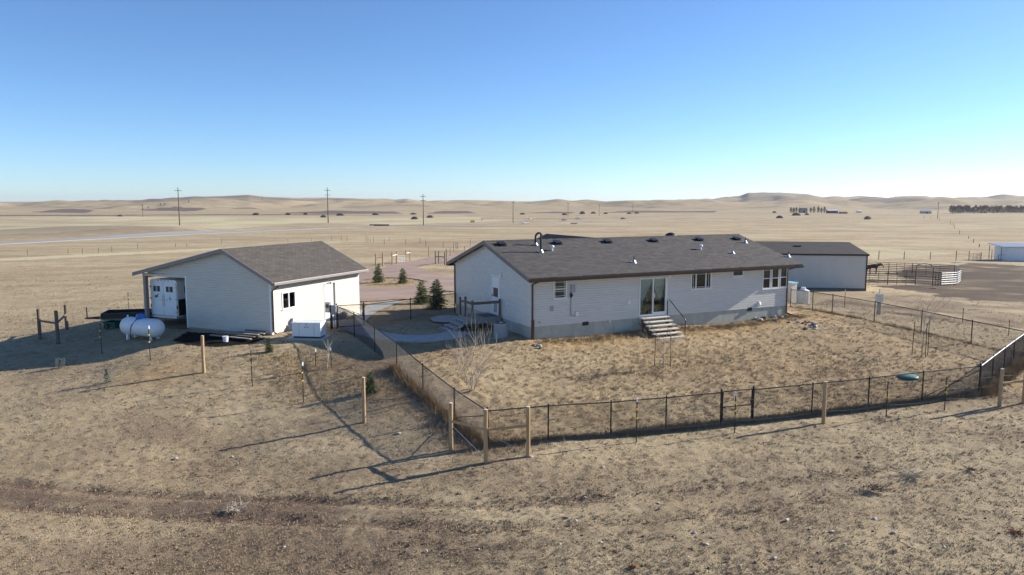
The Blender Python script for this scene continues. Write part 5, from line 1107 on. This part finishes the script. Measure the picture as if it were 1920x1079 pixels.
# white shelter at the right edge
p = G(1886,489.5); sh = thing('loafing_shed', 'white metal loafing shed at the right edge of the pasture', 'shed', p, R(-6))
def px(n): return n/FPX*p.y
m = MB(); m.b2(0, px(70), -.05, 4.5, -.3, px(25)); m.build('wall', 'white', sh)
m = MB(); m.add([(-px(10),-.6,px(27)),(px(74),-.6,px(27)),(px(74),5,px(31)),(-px(10),5,px(31)),(-px(10),-.6,px(25.6)),(px(74),-.6,px(25.6)),(px(74),5,px(29.5)),(-px(10),5,px(29.5))], [(0,1,2,3),(7,6,5,4),(0,4,5,1),(1,5,6,2),(2,6,7,3),(3,7,4,0)]); m.build('roof', 'galv', sh)
for k in range(2): m = MB(); m.tube([(-px(9), 4.5*k, -.2),(-px(9), 4.5*k, px(26))], .06, 6); m.build('corner_post', 'woodold', sh)
# ================================================================== posts of the farther fences
def far_posts(lst, lab, group, mat='woodold', r=.07, cap=False):
    out = []
    for i, (u, vt, vb) in enumerate(sorted(lst)):
        o, p, h = post_at(u, vb, vt, r, 'fence_post', lab % ORD[i], mat, group, cap); out.append((p, h))
    return out
gA = far_posts([(705,476,500),(718,474,500.6),(735.5,474,497.5),(744.4,472,495),(761.5,469,493),(769,469,489),(804,462,482)], '%s brown post from the left along the driveway edge', 'posts along the driveway', 'wood', .09)
def rail_between(a, b, f, label, mat='cut'):
    (p, h), (q, k) = a, b; o = thing('cross_rail', label, 'rail', p); m = MB(); m.tube([(0,0,h*f), tuple(q-p+Vector((0,0,k*f)))], .06, 7); m.build('pole', mat, o); m = MB(); m.tube([(0,0,h*f-.1),tuple(q-p+Vector((0,0,.1)))], .008, 4); m.build('tension_wire', 'wire', o)
rail_between(gA[0], gA[1], .66, 'pale rail joining the leftmost pair of driveway posts'); rail_between(gA[2], gA[3], .75, 'pale rail joining the middle pair of driveway posts'); rail_between(gA[4], gA[5], .75, 'pale rail joining the right pair of driveway posts')
a, b = gA[3], gA[4]; panel('wide grey pipe gate between the driveway posts', a[0][:2], b[0][:2], 'grey', 5, 1.2, 'gate', 'pipe_gate', None)
gB = far_posts([(816.5,471,495.6),(822.5,471,494),(834,472.5,497.5),(837,467,493)], '%s dark post from the left of the small pen by the eave', 'posts of the small pen')
rail_between(gB[0], gB[2], .6, 'dark rail across the small pen by the eave', 'woodold'); rail_between(gB[1], gB[3], .35, 'lower dark rail across the small pen by the eave', 'woodold')
far_posts([(844,466,480),(850.6,455,472.5),(855,454.5,467.5),(857.7,454.5,467.5),(871,462,470),(882,449,461.5),(686.5,443,455),(690,445,455.5),(694,447,456),(700.6,445,455.5),(720.6,448,459),(730,446,452),(761,449,459),(787.7,446,457.5),(798.7,451,464),(831,454,466)], '%s thin dark post from the left in the far paddock', 'posts of the far paddock', 'woodold', .06)
hw_ = far_posts([(52,467.5,479),(128,467,477),(155,466,476),(185,464.5,474.5),(210,463,473.5),(258.5,457,467.5),(329,456,463.5),(350.5,456,463.5),(416,449,458.5),(540,448,455),(584,447.5,453),(622,442.5,452),(640,441,451.5),(651,441.5,452)], '%s thin post from the left along the highway pasture fence', 'posts of the highway fence', 'woodold', .055)
rf = far_posts([(1647.5,471,487.5),(1695,472,487),(1744,473,487),(1792.4,470.4,489),(1816.5,471,489),(1839,474,487.5),(1859,470,486.5),(1870.5,478,487)], '%s dark post from the left along the back pasture fence', 'posts of the back pasture fence')
far_posts([(1836,457.5,464),(1825.5,448,455.6),(1816,443,448),(1799,431.5,440),(1790,421,429),(1787,418.5,426),(1781.8,414.3,422.7),(1761,408,415.3),(1745,406,411),(1733,405.5,410)], '%s post from the left of the fence climbing the right pasture', 'posts climbing the right pasture', 'woodold', .1)
wf_ = thing('pasture_wires', 'thin wires strung along the far pasture posts', 'wire fence', (0,0,0))
for seq in (hw_, rf):
    for t in (.35, .65, .95): m = MB(); m.tube([(p.x, p.y, p.z+h*t) for p, h in seq], .012, 3, False); m.build('wire', 'wire', wf_)
panel('brown pipe gate in the back pasture fence', rf[4][0][:2], rf[5][0][:2], 'woodold', 5, 1.4, 'gate', 'pipe_gate', None); panel('dark rail gate in front of the white shed', gp(1872,489), gp(1904,489), 'black', 2, 1.2, 'gate', 'rail_gate', None)
# ================================================================== power poles
def pole(u, vb, vt, label, arms=2, dmin=150):
    p = G(u, vb, 0, dmin); h = z_at(p.y, vt)-p.z; o = thing('power_pole', label, 'power pole', p, R(20), 'power poles'); m = MB(); m.tube([(0,0,-1),(0,0,h)], [.30*h/22+.05,.16*h/22+.05], 8); m.build('shaft', 'barkd', o)
    for k in range(arms): z = h*(.97-.13*k)-h*.05; m = MB(); w = h*.085; m.b2(-w, w, -.12, .12, z-.14, z+.14); m.build('crossarm', 'barkd', o); 
    for k in (-1, 0, 1): m = MB(); m.lathe([(.12,0),(.16,.2),(.05,.5)], 8, (k*h*.07,0,h*.92+.15)); m.build('insulator', 'grey', o)
    return p, h
PL = [(337,423,352,'tallest power pole at left beyond the highway',1),(268,407,383,'small distant power pole left of the tallest one',1),(615.5,418.5,352,'double-armed power pole above the garage roof',2),(794,423.5,364,'power pole above the driveway',2),(962,418.5,377,'power pole beyond the house chimney pipes',1),(1065,407,380,'distant power pole right of the highway pickup',1),(1123.5,405,383,'faint distant power pole above the house ridge',1),(1186.5,402,383,'faintest distant power pole above the house ridge',1),(1758,411,379,'power pole with wide crossarm in the right pasture',1)]
pp = [pole(*a) for a in PL]
# ================================================================== haystacks on the plain
HSX = [(227,406,12,3.3),(481,403.5,15,4.2),(541.7,403.5,14,4),(574,402.8,11,3.6),(607,408,12,4.5),(639,404.6,16,4.6),(705,403.5,14,3.8),(775.7,402.5,13,3),(777.7,411.6,14,5.2),(806.7,408.6,13,4.6),(980,402.6,11,3.4),(1059,403.6,11,3.2),(1092,401.8,11,5.5),(1112.7,400.9,10,3.8),(1136,401.6,8,3),(1180,401.6,9,3.4),(1194,400.9,9,3.4),(1452,399.6,8,3.4),(1461.7,409.6,13,5),(1493,404.6,16,5.4),(1512.7,403.6,8,3.6),(1626.7,411.6,14,6.2)]
bmh = bmesh.new(); bmesh.ops.create_icosphere(bmh, subdivisions=3, radius=1)
for v in bmh.verts:
    n_ = fbm(np.array([v.co.x*2.3+5]), np.array([v.co.y*2.3+v.co.z*1.7]), 3, 77)[0]; v.co *= 1+.12*n_; v.co.x = math.copysign(abs(v.co.x)**.8, v.co.x); v.co.z = max(v.co.z, -.12)
hme = bpy.data.meshes.new('haystack'); bmh.to_mesh(hme); bmh.free(); hme.materials.append(MT['hay'])
for i, (u, v, w, h) in enumerate(HSX):
    p = G(u, v, 0, 200); s = FPX/p.y; o = bpy.data.objects.new('haystack', hme); col.objects.link(o); o.location = p; o.scale = (w/s/2, w/s/2.6, h/s); o.rotation_euler = (0,0,random.uniform(-.3,.3)); tag(o, ORD[i]+' dark loaf-shaped haystack from the left on the far plain', 'haystack', 'haystacks on the far plain')
# ================================================================== distant farmstead, shelterbelt, traffic and signs
def shed(u, v, wpx, hpx, label, wall, roof, rise=.35, dep=8):
    p = G(u, v, 0, 300); s = p.y/FPX; w, h = wpx*s, hpx*s; o = thing('farm_building', label, 'building', p, random.uniform(-.15,.15), 'distant farm buildings'); e = h*(1-rise)
    m = MB(); m.b2(-w/2, w/2, 0, dep, -1.5, e); m.build('wall', wall, o)
    m = MB(); m.prism([(-.4,e),(dep/2,h),(dep+.4,e)], (-w/2-.3,0,0), (0,1,0), (0,0,1), (1,0,0), w+.6); m.build('roof', roof, o)
    m = MB(); m.b2(-w*.12, w*.12, -.06, -.01, 0, e*.7); m.build('door', 'dark', o)
shed(1508,399.5,12,9,'grey-blue farmhouse among bare trees on the horizon','grey','barnroof'); shed(1562,400.5,18,7.5,'red barn with pale roof on the horizon','red','white'); shed(1583,401,12,3.5,'long low dark shed right of the red barn','woodold','barnroof'); shed(1738,401,16,6,'grey round-topped farm building on the right plain','grey','galv'); shed(1612,399,7,4,'small pale shed beyond the haystacks','white','white')
def crowd(label, spots, hpx, seed, name):
    r_ = np.random.default_rng(seed); V = []; F = []
    for u, v in spots:
        p = G(u, v, 0, 300); s = p.y/FPX; h = hpx*s*r_.uniform(.75,1.15)
        for k in range(150):
            a = r_.uniform(0,6.28); t = r_.random()**.7; rr = h*.34*math.sin(math.pi*min(.95,t*.8+.15)); q = np.array([p.x+math.cos(a)*rr*r_.random(), p.y+math.sin(a)*rr*r_.random(), p.z+h*t]); d = r_.normal(0,1,3); d[2] = abs(d[2])+.6; d /= np.linalg.norm(d); n_ = np.cross(d, r_.normal(0,1,3)); n_ /= np.linalg.norm(n_); L = h*.26
            V += [q-n_*L*.14, q+n_*L*.14, q+d*L]; F.append((len(V)-3,len(V)-2,len(V)-1))
        b0 = len(V); V += [np.array([p.x-h*.03,p.y,p.z-1]), np.array([p.x+h*.03,p.y,p.z-1]), np.array([p.x,p.y,p.z+h*.8])]; F.append((b0,b0+1,b0+2))
    m = MB(); m.add(V, F); return stuff(m.build(name, MT_TW), label, 'trees')
MT_TW = M('bare_twigs_grey', (.15,.122,.112), .9, .2, 3)
crowd('row of bare grey shelterbelt trees at the right horizon', [(u, 400.3) for u in np.arange(1783, 2020, 4.2)], 12, 5, 'shelterbelt'); crowd('bare trees round the distant farmhouse', [(u, 399.5) for u in (1483,1488,1493,1499,1520,1526,1534,1540,1546)], 9.5, 6, 'farm_trees'); crowd('sparse dark junipers on the left hillside', [(267,389),(301,386),(309,385.5),(354,380),(492,374),(268,394),(278,392)], 3.5, 7, 'hillside_shrubs')
def car(u, v, label, mat, L=4.6, pick=False, head=0.0):
    p = G(u, v, 0, 200); p.z += .36; o = thing('pickup_truck' if pick else 'car', label, 'pickup' if pick else 'car', p, head, 'traffic on the highway')
    prof = [(-L/2,.35),(L/2,.35),(L/2,.85),(L*.30,.98),(L*.16,1.0)]+([(L*.10,1.0)] if pick else [])
    prof = [(-L/2,.35),(L/2,.35),(L/2,.9),(L*.28,1.0),(-L/2,1.0)]
    m = MB(); m.prism(prof, (0,-.9,0), (1,0,0), (0,0,1), (0,1,0), 1.8); m.build('body', mat, o)
    cb = [(-L*.02,1.0),(L*.27,1.0),(L*.17,1.6),(L*.0,1.62)] if pick else [(-L*.42,1.0),(L*.25,1.0),(L*.12,1.5),(-L*.28,1.52)]
    m = MB(); m.prism(cb, (0,-.8,0), (1,0,0), (0,0,1), (0,1,0), 1.6); c = m.build('cab', mat, o); m = MB(); m.prism([(x*.93+.02, 1.05+(z-1.0)*.78) for x, z in cb], (0,-.812,0), (1,0,0), (0,0,1), (0,1,0), 1.624); m.build('windows', 'black', c)
    for x in (-L*.31, L*.31):
        for s in (-1,1): m = MB(); m.lathe([(.2,-.1),(.36,-.1),(.36,.1),(.2,.1)], 14, (x,s*.86,.36), 'y'); m.build('wheel', 'black', o)
car(985,420.6,'white pickup driving on the highway','white',5.8,True,R(35)); car(1168,412.3,'dark red car far along the highway','red',4.6,False,R(30)); car(1083.5,412.6,'pale car on the highway right of the pickup','galv',4.6,False,R(30)); car(1058,414.9,'grey car just behind the pale highway car','grey',4.6,False,R(30)); car(994,412.5,'white van parked beyond the highway','white',5.4,False,R(80))
def sign(u, v, hpx, wpx, label, mat, bh=.5):
    p = G(u, v, 0, 200); s = p.y/FPX; h, w = hpx*s, wpx*s; o = thing('road_sign', label, 'sign', p); m = MB(); m.tube([(-w*.3,0,-.5),(-w*.3,0,h*.95)], .12, 6); m.tube([(w*.3,0,-.5),(w*.3,0,h*.95)], .12, 6); m.build('posts', 'grey', o); m = MB(); m.b2(-w/2,w/2,-.2,-.13,h*(1-bh),h); m.build('board', mat, o)
sign(886,418.6,5,8,'low yellow sign beside the highway','yellow',.75); sign(903.5,414.5,6,2.5,'tall narrow white sign beside the highway','white',.8); sign(1076,422.5,4,12,'low dark frame sign at the highway edge','woodold',.4)
for i, (u, v, w, h) in enumerate(((716,424.3,28,3.2),(700,423,14,1.8))):
    p = G(u, v, 0, 200); s = p.y/FPX; o = thing('stock_windbreak', ('long low brown stock windbreak beside the farm road','short end of the windbreak beside the farm road')[i], 'windbreak', p, R(-8)); m = MB()
    m.b2(-w*s/2, w*s/2, 0, .5, 0, h*s); m.build('boards', 'woodold', o)
    for k in range(5): m = MB(); x = (-.5+k/4)*w*s; m.b2(x-.12, x+.12, -.25, -.01, -.5, h*s*1.08); m.build('post', 'barkd', o)
# mast on the mesa
p = G(1679.5,371,0,2500); m = MB(); m.tube([(0,0,-5),(0,0,24)], [1.1,.5], 6); o = thing('radio_mast', 'thin radio mast on top of the right-hand mesa', 'mast', p); m.build('lattice', 'grey', o); m = MB(); m.b2(-1.6,1.6,-.6,.6,20,21); m.build('antenna', 'grey', o)
# ================================================================== air: thin even haze round the whole place
m = MB(); m.b2(-11000, 11000, -60, 9900, -14, 75); hz = m.build('haze', 'white'); hz.data.materials.clear()
hm = bpy.data.materials.new('thin_haze'); hm.use_nodes = True; hn = hm.node_tree.nodes; hn.remove(hn['Principled BSDF']); pv = hn.new('ShaderNodeVolumePrincipled'); pv.inputs['Color'].default_value = (.86,.91,1,1); pv.inputs['Density'].default_value = HAZE; pv.inputs['Anisotropy'].default_value = .3
hm.node_tree.links.new(pv.outputs[0], hn['Material Output'].inputs['Volume']); hz.data.materials.append(hm); stuff(hz, 'thin pale haze over the distant hills', 'haze')
